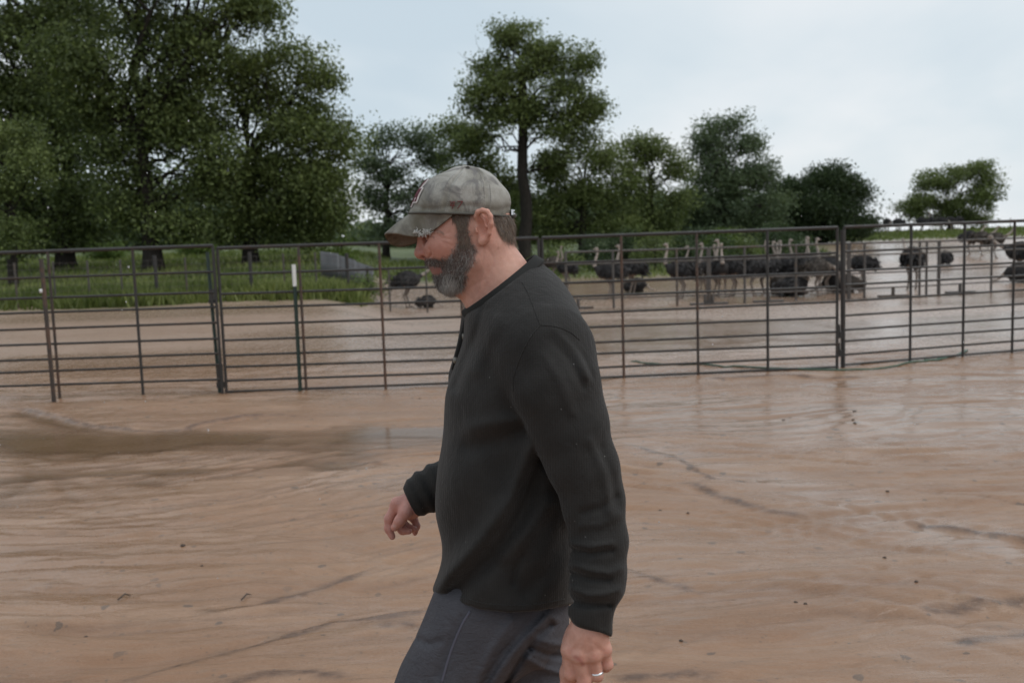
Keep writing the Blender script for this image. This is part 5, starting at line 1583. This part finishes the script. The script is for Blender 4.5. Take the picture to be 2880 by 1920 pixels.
def sdf_shirt(p, cut=True):
    px_, py_ = proj32(p)
    d = sdf_torso(p)
    # shoulders
    d = smin(d, s_cap(p, at(1470, 842, 1.87), at(1535, 975, 1.745), .050, .080), 0.05)
    d = smin(d, s_cap(p, at(1465, 842, 1.93), at(1470, 960, 2.08), .050, .080), 0.05)
    # chest placket
    d = smin(d, s_cap(p, at(1335, 875, YT), at(1287, 1050, YT), .018, .012), 0.02)
    nearside = p[:, 1] < 1.93
    fo = np.zeros_like(px_)
    for pts, a, w in FOLDS: fo += 1.5 * a * np.exp(-(pl_dist(px_, py_, pts) / w) ** 2)
    wav = 0.0022 * np.sin(p[:, 2] * 34 + 3 * np.sin(p[:, 0] * 16) + p[:, 1] * 9) + 0.0016 * np.sin(p[:, 0] * 52 - p[:, 2] * 28 + 2)
    d = d - np.where(nearside, fo, 0) - wav * sstep(1.50, 1.35, p[:, 2])
    # neck opening and hem
    if not cut: return d
    neckcut = halfplane(p, (1346, 851), (1494, 738))
    d = smax(d, np.minimum(neckcut, (866 - py_) * (YM / F_PX)), 0.006)
    hem = np.interp(px_, [1200, 1250, 1285, 1345, 1430, 1517, 1591, 1640], [1662, 1673, 1691, 1712, 1722, 1717, 1702, 1690])
    d = smax(d, (py_ - hem) * (YM / F_PX), 0.006)
    d = np.maximum(d, -0.0) if False else d
    # near sleeve
    s = s_chain(p, [at(a, b, c_) for a, b, c_, r_ in SLV_N], [r_ for a, b, c_, r_ in SLV_N], 0.02)
    s = smin(s, s_chain(p, [at(1668, 1690, 1.66), at(1662, 1712, 1.657)], [.036, .037], 0.008), 0.010)
    cf = s_chain(p, [at(1662, 1712, 1.657), at(1656, 1790, 1.652)], [.0395, .0405], 0.008)
    cutn = np.interp(px_, [1580, 1597, 1617, 1669, 1723, 1740], [1712, 1727, 1752, 1774, 1790, 1794])
    cf = smax(cf, (py_ - cutn) * (1.65 / F_PX), 0.003)
    s = smin(s, cf, 0.010)
    fo = np.zeros_like(px_)
    for pts, a, w in SFOLDS: fo += 1.5 * a * np.exp(-(pl_dist(px_, py_, pts) / w) ** 2)
    s = s - fo - 0.0012 * np.sin(p[:, 2] * 62 + 3 * np.sin(p[:, 0] * 30))
    d = smin(d, s, 0.014)
    # far sleeve
    s2 = s_chain(p, [at(a, b, c_) for a, b, c_, r_ in SLV_F], [r_ for a, b, c_, r_ in SLV_F], 0.02)
    ax_ = at(1160, 1411, 2.13) - at(1270, 1355, 2.145); L_ = np.linalg.norm(ax_); ax_ /= L_
    tt = (p - v3(at(1270, 1355, 2.145))) @ v3(ax_)
    rp_ = 0.0042 * np.exp(-((tt - 0.062) / .008) ** 2) + 0.0040 * np.exp(-((tt - 0.030) / .008) ** 2) + 0.003 * np.exp(-((tt - 0.085) / .006) ** 2) - .004 * np.exp(-((tt - 0.046) / .007) ** 2)
    s2 = s2 - rp_
    s2 = smax(s2, tt - L_ * 1.0 - 0.006, 0.004)
    d = smin(d, s2, 0.02)
    return d
V, F = sdf_mesh(sdf_shirt, (-0.30, 1.56, 0.84), (0.26, 2.30, 1.60), 0.0042, 8)
V = V.astype(np.float32)
m_shirt = mat('dark_waffle_knit', (0.030, 0.030, 0.028), 0.9, 0.25)
t = NT(m_shirt)
co = t.coord()
w1 = t.n('ShaderNodeTexWave', wave_type='BANDS', bands_direction='X'); w1.inputs['Scale'].default_value = 75; w1.inputs['Distortion'].default_value = 0.6; w1.inputs['Detail'].default_value = 1
t.l(co, w1.inputs['Vector'])
w2 = t.n('ShaderNodeTexWave', wave_type='BANDS', bands_direction='Z'); w2.inputs['Scale'].default_value = 75; w2.inputs['Distortion'].default_value = 0.6; w2.inputs['Detail'].default_value = 1
t.l(co, w2.inputs['Vector'])
kn = t.math('ADD', t.math('MULTIPLY', w1.outputs['Fac'], 0.6), t.math('MULTIPLY', w2.outputs['Fac'], 0.2))
nbig = t.noise(co, 14, 4, 0.6); nsm = t.noise(co, 160, 3, 0.7)
c_ = t.ramp(nbig, [(0.3, (0.0215, 0.0202, 0.0192)), (0.7, (0.0330, 0.0310, 0.0295))])
c_ = t.mix(t.mapr(kn, 0.2, 0.7, 0.25, 0.0), c_, (0.008, 0.008, 0.0075))
lint = t.n('ShaderNodeTexVoronoi', feature='F1'); t.l(co, lint.inputs['Vector']); lint.inputs['Scale'].default_value = 34
c_ = t.mix(t.math('MULTIPLY', t.math('LESS_THAN', lint.outputs['Distance'], 0.038), 0.4), c_, (0.30, 0.30, 0.29))
t.l(c_, t.b.inputs['Base Color'])
t.b.inputs['Sheen Weight'].default_value = 0.10
t.b.inputs['Sheen Roughness'].default_value = 0.4
b1 = t.bump(kn, 0.30, 0.0013)
t.l(t.bump(t.noise(t.coord((1, 1, 0.6)), 38, 5, 0.7, 0.5), 0.55, 0.007, b1), t.b.inputs['Normal'])
shirt = put('shirt', V, F, m_shirt)
sh_bvh = BVHTree.FromPolygons([tuple(v) for v in V.tolist()], F.tolist())
def on(bvh, px_, py_, off=0.0, d_def=1.75):
    d = Vector(ray(px_, py_)); d.normalize()
    h = bvh.ray_cast(Vector(CAM), d)
    if h[0] is None: return at(px_, py_, d_def)
    return np.array(h[0] + h[1] * off)
def seam(name, pts, m, parent, bvh, r_=0.0010, n=40, off=0.0001):
    S = spline([(a, b, 0) for a, b in pts], n)
    q = MB(); q.tube([on(bvh, a, b, off) - MO for a, b, _ in S], r_, 6)
    return q.build(name, m, parent)
m_band = mat('dark_rib_band', (0.017, 0.017, 0.0162), 0.9, 0.25)
seam('seam', [(1468, 792), (1488, 830), (1506, 878), (1520, 914)], m_shirt, shirt, sh_bvh)
seam('seam', [(1520, 914), (1494, 945), (1472, 985), (1454, 1030), (1443, 1068), (1444, 1100)], m_shirt, shirt, sh_bvh)
seam('seam', [(1520, 914), (1560, 918), (1600, 932), (1630, 956)], m_shirt, shirt, sh_bvh)
hemp = [(1254, 1655), (1285, 1671), (1345, 1692), (1430, 1702), (1517, 1697), (1588, 1683)]
seam('hem_stitching', hemp, m_shirt, shirt, sh_bvh, 0.0010)
# collar band
mbk = MB()
Cc = at(1421, 793, YM); A_ = at(1348, 850, YM); B_ = at(1495, 737, YM)
ux_ = (B_ - A_); ux_[1] = 0; hl = np.linalg.norm(ux_) / 2; ux_ /= 2 * hl
nn_ = np.array([-ux_[2], 0, ux_[0]])
ring_ = []
nseg = 72
rs_ = np.linspace(0.04, 0.16, 121)
for k in range(nseg):
    a = 2 * math.pi * k / nseg
    dr = ux_ * math.cos(a) + np.array([0, 1, 0]) * math.sin(a)
    dd = sdf_shirt((Cc + dr[None] * rs_[:, None]).astype(np.float32), False)
    k0 = int(np.argmax(dd > 0)) if (dd > 0).any() else 60
    ring_.append(rs_[k0])
ring_ = np.array(ring_); ring_ = sum(np.roll(ring_, q_) for q_ in (-2, -1, 0, 1, 2)) / 5
ring_ = [Cc + (ux_ * math.cos(2 * math.pi * k / nseg) + np.array([0, 1, 0]) * math.sin(2 * math.pi * k / nseg)) * ring_[k] for k in range(nseg)]
Vb = []; Fb = []
prof = [(-0.006, 0.005), (-0.003, 0.0065), (0.0, 0.005), (0.0065, -0.010), (0.006, -0.014), (-0.006, -0.012), (-0.008, 0.0)]
for k in range(nseg):
    c0 = ring_[k]; rd = (c0 - Cc); rd -= nn_ * (rd @ nn_); rd /= np.linalg.norm(rd)
    for a, b in prof: Vb.append(c0 + rd * a + nn_ * b)
npf = len(prof)
for k in range(nseg):
    for j in range(npf):
        Fb.append((k * npf + j, k * npf + (j + 1) % npf, ((k + 1) % nseg) * npf + (j + 1) % npf, ((k + 1) % nseg) * npf + j))
put('collar', Vb, Fb, m_band, shirt)
# placket edge and buttons
m_btn = mat('grey_brown_button', (0.16, 0.15, 0.13), 0.35)
q = MB(); q.tube([at(1322, 868, YT - .02) - MO, at(1313, 905, YT - .022) - MO, at(1304, 937, YT - .022) - MO, at(1290, 990, YT - .022) - MO, at(1275, 1040, YT - .022) - MO], [.008, .007, .006, .006, .004], 8)
q.build('placket', m_band, shirt)
for px2, py2 in ((1304, 946), (1281, 1013)):
    p_ = at(px2, py2, YT - 0.026) - MO
    q = MB(); q.tube([p_ + np.array([.003, 0.002, 0]), p_ + np.array([-.0015, -0.0015, 0]), p_ + np.array([-.003, -.002, 0])], [.0062, .0062, .004], 14)
    q.build('button', m_btn, shirt)

# ---- shorts
PF = [((1420, 1760), (1330, 1850), (1290, 1930)), ((1520, 1740), (1440, 1830), (1380, 1930)), ((1470, 1740), (1400, 1800), (1340, 1900))]
def sdf_shorts(p):
    px_, py_ = proj32(p)
    d = s_ell(p, at(1428, 1700, 1.915), (.122, .168, .13))
    d = smin(d, s_cap(p, at(1350, 1735, 1.82), at(1168, 2105, 1.81), .098, .090), 0.05)
    d = smin(d, s_cap(p, at(1470, 1740, 2.00), at(1500, 2085, 2.00), .098, .088), 0.04)
    for pts, a, w in ((((1548, 1755), (1500, 1800), (1452, 1868), (1412, 1930)), -.012, 11), (((1545, 1725), (1468, 1800), (1420, 1865), (1378, 1930)), .006, 13), ((( 1560, 1740), (1470, 1830), (1400, 1940)), .006, 12), (((1520, 1730), (1420, 1830), (1350, 1940)), -.004, 12), (((1440, 1745), (1380, 1830), (1330, 1940)), .004, 12), (((1300, 1735), (1270, 1800), (1230, 1900)), -.003, 10),
                      (((1490, 1820), (1540, 1840), (1580, 1845)), -.005, 8), (((1480, 1850), (1530, 1880), (1575, 1890)), .005, 9), (((1500, 1790), (1550, 1810), (1585, 1812)), .004, 9), (((1180, 1800), (1210, 1810), (1240, 1800)), -.004, 10)):
        d = d - 1.5 * a * np.exp(-(pl_dist(px_, py_, pts) / w) ** 2)
    d = d - 0.0016 * np.sin(p[:, 2] * 48 + 3 * np.sin(p[:, 0] * 22) + p[:, 1] * 20)
    d = smax(d, p[:, 2] - 0.99, 0.01)
    # leg openings at the knee
    d = smax(d, (0.595 - p[:, 2]), 0.008)
    return d
V, F = sdf_mesh(sdf_shorts, (-0.34, 1.62, 0.55), (0.20, 2.16, 1.03), 0.0042, 8)
V = V.astype(np.float32)
m_short = mat('charcoal_shorts', (0.052, 0.052, 0.060), 0.85, 0.3)
t = NT(m_short); co = t.coord((1, 1, 1))
f1 = t.noise(t.coord((1, 1, 5)), 130, 4, 0.7); f2 = t.noise(co, 12, 4, 0.6)
c_ = t.ramp(f1, [(0.25, (0.052, 0.051, 0.059)), (0.75, (0.092, 0.090, 0.103))])
c_ = t.mix(t.mapr(f2, 0.35, 0.7, 0.0, 0.45), c_, (0.045, 0.044, 0.052))
t.l(c_, t.b.inputs['Base Color'])
t.l(t.bump(f1, 0.25, 0.001, t.bump(t.noise(t.coord((1, 1, 1.6), rot=(0, 0.6, 0)), 26, 5, 0.65, 0.8), 0.6, 0.010)), t.b.inputs['Normal'])
shorts = put('shorts', V, F, m_short)
st_bvh = BVHTree.FromPolygons([tuple(v) for v in V.tolist()], F.tolist())
m_seam = mat('lavender_grey_seam', (0.090, 0.089, 0.118), 0.8)
seam('seam', [(1322, 1718), (1300, 1755), (1280, 1800), (1262, 1850), (1242, 1920)], m_seam, shorts, st_bvh, 0.0024, 30)

# ---- wedding ring
m_silver = mat('silver', (0.75, 0.76, 0.78), 0.22, 0.5, 1.0)
q = MB()
ra, rb = at(1672, 1845, 1.645), at(1678, 1897, 1.648)
ax_ = (rb - ra) / np.linalg.norm(rb - ra); rc = ra + (rb - ra) * 0.86
e1 = np.cross(ax_, [0, 1, 0]); e1 /= np.linalg.norm(e1); e2 = np.cross(ax_, e1)
Vr = []; Fr = []
for k in range(36):
    a = 2 * math.pi * k / 36; dd = e1 * math.cos(a) + e2 * math.sin(a)
    for r_, z_ in ((.0108, -.0035), (.0122, -.0030), (.0125, 0), (.0122, .0030), (.0108, .0035)): Vr.append(rc + dd * r_ + ax_ * z_)
for k in range(36):
    for j in range(4): Fr.append((k * 5 + j, k * 5 + j + 1, ((k + 1) % 36) * 5 + j + 1, ((k + 1) % 36) * 5 + j))
put('ring', Vr, Fr, m_silver)

# ---- cap
m_cap = mat('washed_grey_cotton', rough=0.9, spec=0.2)
t = NT(m_cap); co = t.coord()
nb_ = t.noise(co, 17, 5, 0.6, 0.6); nd_ = t.noise(t.coord((1, 1, 0.8), rot=(0.4, 0.2, 0.9)), 24, 5, 0.62, 0.8); nf = t.noise(co, 380, 3, 0.7)
base_ = t.ramp(nb_, [(0.32, (0.190, 0.180, 0.154)), (0.52, (0.345, 0.335, 0.305)), (0.68, (0.44, 0.43, 0.405))])
base_ = t.mix(t.mapr(nd_, 0.48, 0.60, 0.0, 0.80), base_, (0.135, 0.128, 0.128))
base_ = t.mix(t.mapr(nf, 0.35, 0.7, 0.0, 0.22), base_, (0.15, 0.146, 0.135))
dirt = t.attr('dirt').outputs['Fac']
base_ = t.mix(t.math('MULTIPLY', dirt, t.mapr(nb_, 0.3, 0.7, 1.0, 0.5)), base_, (0.125, 0.112, 0.080))
t.l(base_, t.b.inputs['Base Color'])
t.l(t.bump(nf, 0.4, 0.0012, t.bump(nb_, 0.3, 0.004)), t.b.inputs['Normal'])
# silhouette rows of the crown: front and back picture points from the sweatband up
CF = spline([(1152, 601, 0), (1164, 573, 0), (1180, 539, 0), (1207, 507, 0), (1248, 486, 0), (1280, 472, 0), (1308, 467, 0)], 60)
CB = spline([(1434, 610, 0), (1436, 574, 0), (1430, 544, 0), (1416, 523, 0), (1391, 498, 0), (1354, 476, 0), (1308, 467, 0)], 60)
HWD = np.interp(np.linspace(0, 1, 60), [0, .18, .4, .62, .82, .93, 1], [.0820, .0830, .0775, .062, .038, .020, 0.0])
HROLL = R(5)
def crown_pt(u, t_, off=0.0):
    """u: 0 front .. 0.5 back, going round by the near side; t_: 0 band .. 1 top"""
    i = t_ * 59; i0 = int(min(58, i)); fr_ = i - i0
    a = CF[i0] * (1 - fr_) + CF[i0 + 1] * fr_; b = CB[i0] * (1 - fr_) + CB[i0 + 1] * fr_
    w = HWD[i0] * (1 - fr_) + HWD[i0 + 1] * fr_
    Pf = at(a[0], a[1], YM); Pb = at(b[0], b[1], YM)
    ang = 2 * math.pi * u
    c = 0.5 * (Pf + Pb); h = 0.5 * (Pf - Pb)
    k = math.cos(ang); s = math.sin(ang)
    ex = 0.92
    k2 = math.copysign(abs(k) ** ex, k); s2 = math.copysign(abs(s) ** ex, s)
    p = c + h * k2 + np.array([0, -w * s2, 0])
    p[2] += 0.06 * (1 - t_) * (-(p[1] - YM)) * 0.4                         # near side sits a touch higher
    if off:
        n_ = p - (at(1300, 600, YM)); n_ /= np.linalg.norm(n_); p = p + n_ * off
    return p
SEAMS = [0.0, 0.205, 0.335, 0.5, 0.665, 0.795]
NU, NTt = 168, 46
Vc = []; dirtv = []
for j in range(NTt):
    t_ = j / (NTt - 1)
    for i in range(NU):
        u = i / NU
        ds = min(min(abs(u - s_), 1 - abs(u - s_)) for s_ in SEAMS)
        off = -0.0018 * math.exp(-(ds / 0.006) ** 2) * (1 - t_ ** 6) + 0.0010 * math.exp(-((ds - 0.016) / 0.006) ** 2)
        off += 0.0012 * math.sin(u * 40 + t_ * 9) * (1 - t_) + 0.0016 * math.sin(u * 23 - t_ * 14 + 1) * t_ * (1 - t_) * 2
        off += -0.002 * math.exp(-((t_ - 0.09 - 0.03 * math.sin(u * 30)) / 0.03) ** 2)
        Vc.append(crown_pt(u, t_ * 0.9985, off))
        dirtv.append(0.75 * math.exp(-((t_ - 0.06) / 0.14) ** 2) + 0.8 * math.exp(-(ds / .007) ** 2) * 0.35)
Fc = []
for j in range(NTt - 1):
    for i in range(NU):
        Fc.append((j * NU + i, j * NU + (i + 1) % NU, (j + 1) * NU + (i + 1) % NU, (j + 1) * NU + i))
Fc = [f_[::-1] for f_ in Fc]
cap_o = put('baseball_cap', Vc, Fc, m_cap, attrs={'dirt': dirtv})
# sweatband rim
q = MB(); q.tube([crown_pt(k / 72, 0.0, 0.0005) - MO for k in range(73)], 0.0024, 6, False); 
m_rim = mat('cap_edge_tape', (0.085, 0.080, 0.068), 0.9); q.build('rim', m_rim, cap_o)
# stitching: rows of short raised stitches either side of each seam on the near side
m_st = mat('cap_thread', (0.24, 0.235, 0.22), 0.9)
for s_ in (0.205, 0.335):
    q = MB()
    for sd_ in (-0.010, 0.010):
        for k in range(34):
            t0 = 0.03 + k * 0.028
            if t0 > 0.95: break
            q.tube([crown_pt(s_ + sd_ * (1 + t0), t0, 0.0008) - MO, crown_pt(s_ + sd_ * (1 + t0), t0 + 0.015, 0.0008) - MO], 0.0006, 4)
    q.build('stitching', m_st, cap_o)
q = MB(); q.tube([crown_pt(0.1, 0.995, -0.003) - MO, crown_pt(0.1, 0.995, 0.0005) - MO, crown_pt(0.1, 0.995, 0.0018) - MO], [.0065, .0060, .003], 14); q.build('top_button', m_cap, cap_o)
# eyelet on the near side panel
ec = crown_pt(0.25, 0.80, 0.0012); en = ec - at(1300, 600, YM); en /= np.linalg.norm(en)
e1 = np.cross(en, [1, 0, 0]); e1 /= np.linalg.norm(e1); e2 = np.cross(en, e1)
q = MB(); q.tube([ec + (e1 * math.cos(a) + e2 * math.sin(a)) * 0.0032 - MO for a in np.linspace(0, 2 * math.pi, 21)], 0.0011, 6, False); q.build('eyelet', m_rim, cap_o)
# brim
OUT = [(1272, 601, 1.822), (1240, 628, 1.828), (1208, 650, 1.834), (1176, 662, 1.842), (1148, 661, 1.852), (1112, 654, 1.868), (1083, 655, 1.895), (1086, 668, 1.925), (1100, 683, 1.945), (1124, 690, 1.960), (1156, 684, 1.970), (1200, 660, 1.976), (1262, 618, 1.978)]
OU = spline([at(*q_) for q_ in OUT], 61)
IN = np.array([crown_pt(u % 1.0, 0.0) for u in np.linspace(0.205, -0.205, 61)])
nr_ = 14
Vt = []; dv = []
for i in range(61):
    a, b = IN[i], OU[i]
    mid_ = 0.5 * (a + b)
    for j in range(nr_):
        v = j / (nr_ - 1)
        p_ = a * (1 - v) + b * v
        p_ = p_ + np.array([-0.15, 0, 1.0]) * 0.0015 * math.sin(math.pi * v) * math.sin(math.pi * i / 60)
        Vt.append(p_); dv.append(0.50 + 0.30 * (1 - v) + 0.3 * math.exp(-((i - 16) / 5) ** 2) * v)
th_ = np.array([0.12, 0, -1.0]) * 0.0034
nV = len(Vt)
Vt2 = [p_ + th_ for p_ in Vt]
Fb = []
for i in range(60):
    for j in range(nr_ - 1):
        k = i * nr_ + j
        Fb.append((k, k + 1, k + nr_ + 1, k + nr_)); Fb.append((nV + k, nV + k + nr_, nV + k + nr_ + 1, nV + k + 1))
    k = i * nr_ + nr_ - 1
    Fb.append((k, nV + k, nV + k + nr_, k + nr_))
for k0 in (0, 60 * nr_):
    for j in range(nr_ - 1):
        k = k0 + j
        Fb.append((k, nV + k, nV + k + 1, k + 1) if k0 == 0 else (k, k + 1, nV + k + 1, nV + k))
brim = put('brim', Vt + Vt2, Fb, m_cap, cap_o, attrs={'dirt': dv + dv})
br_bvh = BVHTree.FromPolygons([tuple(map(float, v)) for v in Vt + Vt2], Fb)
# frayed tear at the brim edge
m_fray = mat('frayed_thread', (0.58, 0.57, 0.55), 0.95)
m_hole = mat('torn_inner_fabric', (0.06, 0.058, 0.055), 0.95)
rg = np.random.RandomState(4)
q = MB(); q2 = MB()
for k in range(150):
    x0 = rg.uniform(1164, 1208); y0 = np.interp(x0, [1166, 1180, 1200, 1206], [648, 656, 653, 650]) + rg.normal() * 2.5
    a = on(br_bvh, x0, y0, 0.001, 1.835)
    pts = [a]
    d = rg.normal(size=3) * 0.5 + np.array([0.1, -0.7, -0.25])
    for s_ in range(4):
        d = d + rg.normal(size=3) * 0.6; d /= np.linalg.norm(d)
        pts.append(pts[-1] + d * rg.uniform(.0012, .0028))
    q.tube([p_ - MO for p_ in pts], 0.00055, 4)
q.build('frayed_edge', m_fray, brim)
for (x0, y0, rx_, ry_) in ((1174, 649, 9, 4), (1187, 652, 9, 5), (1198, 650, 7, 4)):
    cpt = [on(br_bvh, x0 + rx_ * math.cos(a) * (1 + .3 * rg.normal() * .5), y0 + ry_ * math.sin(a), 0.0006, 1.835) - MO for a in np.linspace(0, 2 * math.pi, 13)[:-1]]
    q2.add(cpt, [tuple(range(11, -1, -1))])
q2.build('tear', m_hole, brim, False)
# front emblem: block monogram, maroon on a white outline; drawn on the crown surface in (u across, t up)
m_maroon = mat('maroon_embroidery', (0.105, 0.018, 0.030), 0.8); m_wht = mat('white_embroidery', (0.66, 0.63, 0.62), 0.8)
def patch(name, polys, m, off, grow=0.0, u0=0.0, su=1.0, t0=0.0, st=1.0):
    q = MB()
    for (xa, ya, xb, yb) in polys:
        xa -= grow; ya -= grow; xb += grow; yb += grow
        nx_, ny_ = 5, 5
        g_ = []
        for lay in (off, off - 0.0025):
            for j in range(ny_):
                for i in range(nx_):
                    uu = u0 + su * (xa + (xb - xa) * i / (nx_ - 1)); tt_ = t0 + st * (ya + (yb - ya) * j / (ny_ - 1))
                    g_.append(crown_pt(uu % 1.0, max(0.001, tt_), lay) - MO)
        fs = []
        o1 = nx_ * ny_
        for j in range(ny_ - 1):
            for i in range(nx_ - 1):
                k = j * nx_ + i; fs.append((k, k + 1, k + nx_ + 1, k + nx_)); fs.append((o1 + k, o1 + k + nx_, o1 + k + nx_ + 1, o1 + k + 1))
        for i in range(nx_ - 1):
            fs.append((i, o1 + i, o1 + i + 1, i + 1)); k = (ny_ - 1) * nx_ + i; fs.append((k, k + 1, o1 + k + 1, o1 + k))
        for j in range(ny_ - 1):
            k = j * nx_; fs.append((k, k + nx_, o1 + k + nx_, o1 + k)); k += nx_ - 1; fs.append((k, o1 + k, o1 + k + nx_, k + nx_))
        q.add(g_, fs)
    return q.build(name, m, cap_o, False)
# a tall T with serifs flanked by a small A and M (x: -1..1, y: 0..1)
TB = [(-.62, .82, .62, 1.0), (-.62, .68, -.48, .82), (.48, .68, .62, .82), (-.12, .14, .12, .82), (-.3, 0, .3, .15)]
AM = [(-.98, .18, -.88, .30), (-.94, .28, -.84, .58), (-.66, .18, -.56, .30), (-.72, .28, -.62, .58), (-.86, .56, -.70, .64), (-.88, .36, -.68, .44),
      (.42, .18, .54, .64), (.90, .18, 1.02, .64), (.54, .46, .66, .64), (.78, .46, .90, .64), (.64, .32, .80, .50), (.38, .16, .58, .26), (.86, .16, 1.06, .26)]
kw = dict(u0=0.012, su=0.062, t0=0.12, st=0.36)
patch('emblem_outline', TB + AM, m_wht, 0.0030, 0.045, **kw)
patch('emblem', TB + AM, m_maroon, 0.0040, 0.0, **kw)
# the small stitched number 47 on the near side
m_num = mat('dull_red_stitch', (0.16, 0.030, 0.032), 0.85)
def strokes(name, lines, m, u0, t0, su, st, r_):
    q = MB()
    for ln in lines:
        S = []
        for (a, b), (c_, d_) in zip(ln[:-1], ln[1:]):
            for k in range(5): S.append((a + (c_ - a) * k / 4, b + (d_ - b) * k / 4))
        q.tube([crown_pt(u0 + su * a, t0 + st * b, 0.0010) - MO for a, b in S], r_, 5)
    return q.build(name, m, cap_o)
strokes('stitched_number', [[(0.28, 1.0), (0.0, 0.42), (0.62, 0.42)], [(0.44, 0.95), (0.36, 0.0)], [(0.78, 0.98), (1.36, 0.98), (0.98, 0.0)], [(-0.12, 1.0), (-0.02, 0.8)]], m_num, 0.226, 0.066, 0.022, 0.105, 0.00075)
# strap and buckle at the back
q = MB(); q.tube([crown_pt(0.47, 0.02, 0.004) - MO, crown_pt(0.50, 0.02, 0.007) - MO, crown_pt(0.53, 0.02, 0.004) - MO], 0.006, 8); q.build('strap', m_rim, cap_o)
q = MB()
bc = at(1441, 597, YM - 0.012) - MO
q.box(bc, (.0020, .010, .0050)); q.box(bc + np.array([.0025, 0, .003]), (.002, .006, .0014)); q.box(bc + np.array([.0025, 0, -.003]), (.002, .006, .0014))
q.build('buckle', m_silver, cap_o, False)

# ------------------------------------------------------------------ rain
m_drop = mat('water_drop', (0.95, 0.97, 1.0), 0.02)
NT(m_drop).b.inputs['Transmission Weight'].default_value = 0.6
m_drop.node_tree.nodes['Principled BSDF'].inputs['IOR'].default_value = 1.33
rg = np.random.RandomState(21)
dv_ = []; df_ = []
oct_v = np.array([(1, 0, 0), (0, 1, 0), (-1, 0, 0), (0, -1, 0), (0, 0, 1.9), (0, 0, -1.2)]); oct_f = np.array([(0, 1, 4), (1, 2, 4), (2, 3, 4), (3, 0, 4), (1, 0, 5), (2, 1, 5), (3, 2, 5), (0, 3, 5)])
for k in range(420):
    Y_ = rg.uniform(1.2, 6.5)
    p_ = np.array([rg.uniform(-0.6, 0.6) * Y_, Y_, 1.6 + rg.uniform(-0.35, 0.24) * Y_])
    qx, qy = proj(p_)
    if Y_ < 2.4 and 1040 < qx < 1800 and qy > 440: continue
    if qy < 480 and qx > 760: continue
    dv_.append(p_ + oct_v * 0.0011 * rg.uniform(0.6, 1.3)); df_.append(oct_f + 6 * (len(dv_) - 1))
o = link('rain', np_mesh('rain', np.concatenate(dv_), np.concatenate(df_), m_drop))
tag(o, 'scattered raindrops falling through the air', 'rain', kind='stuff')
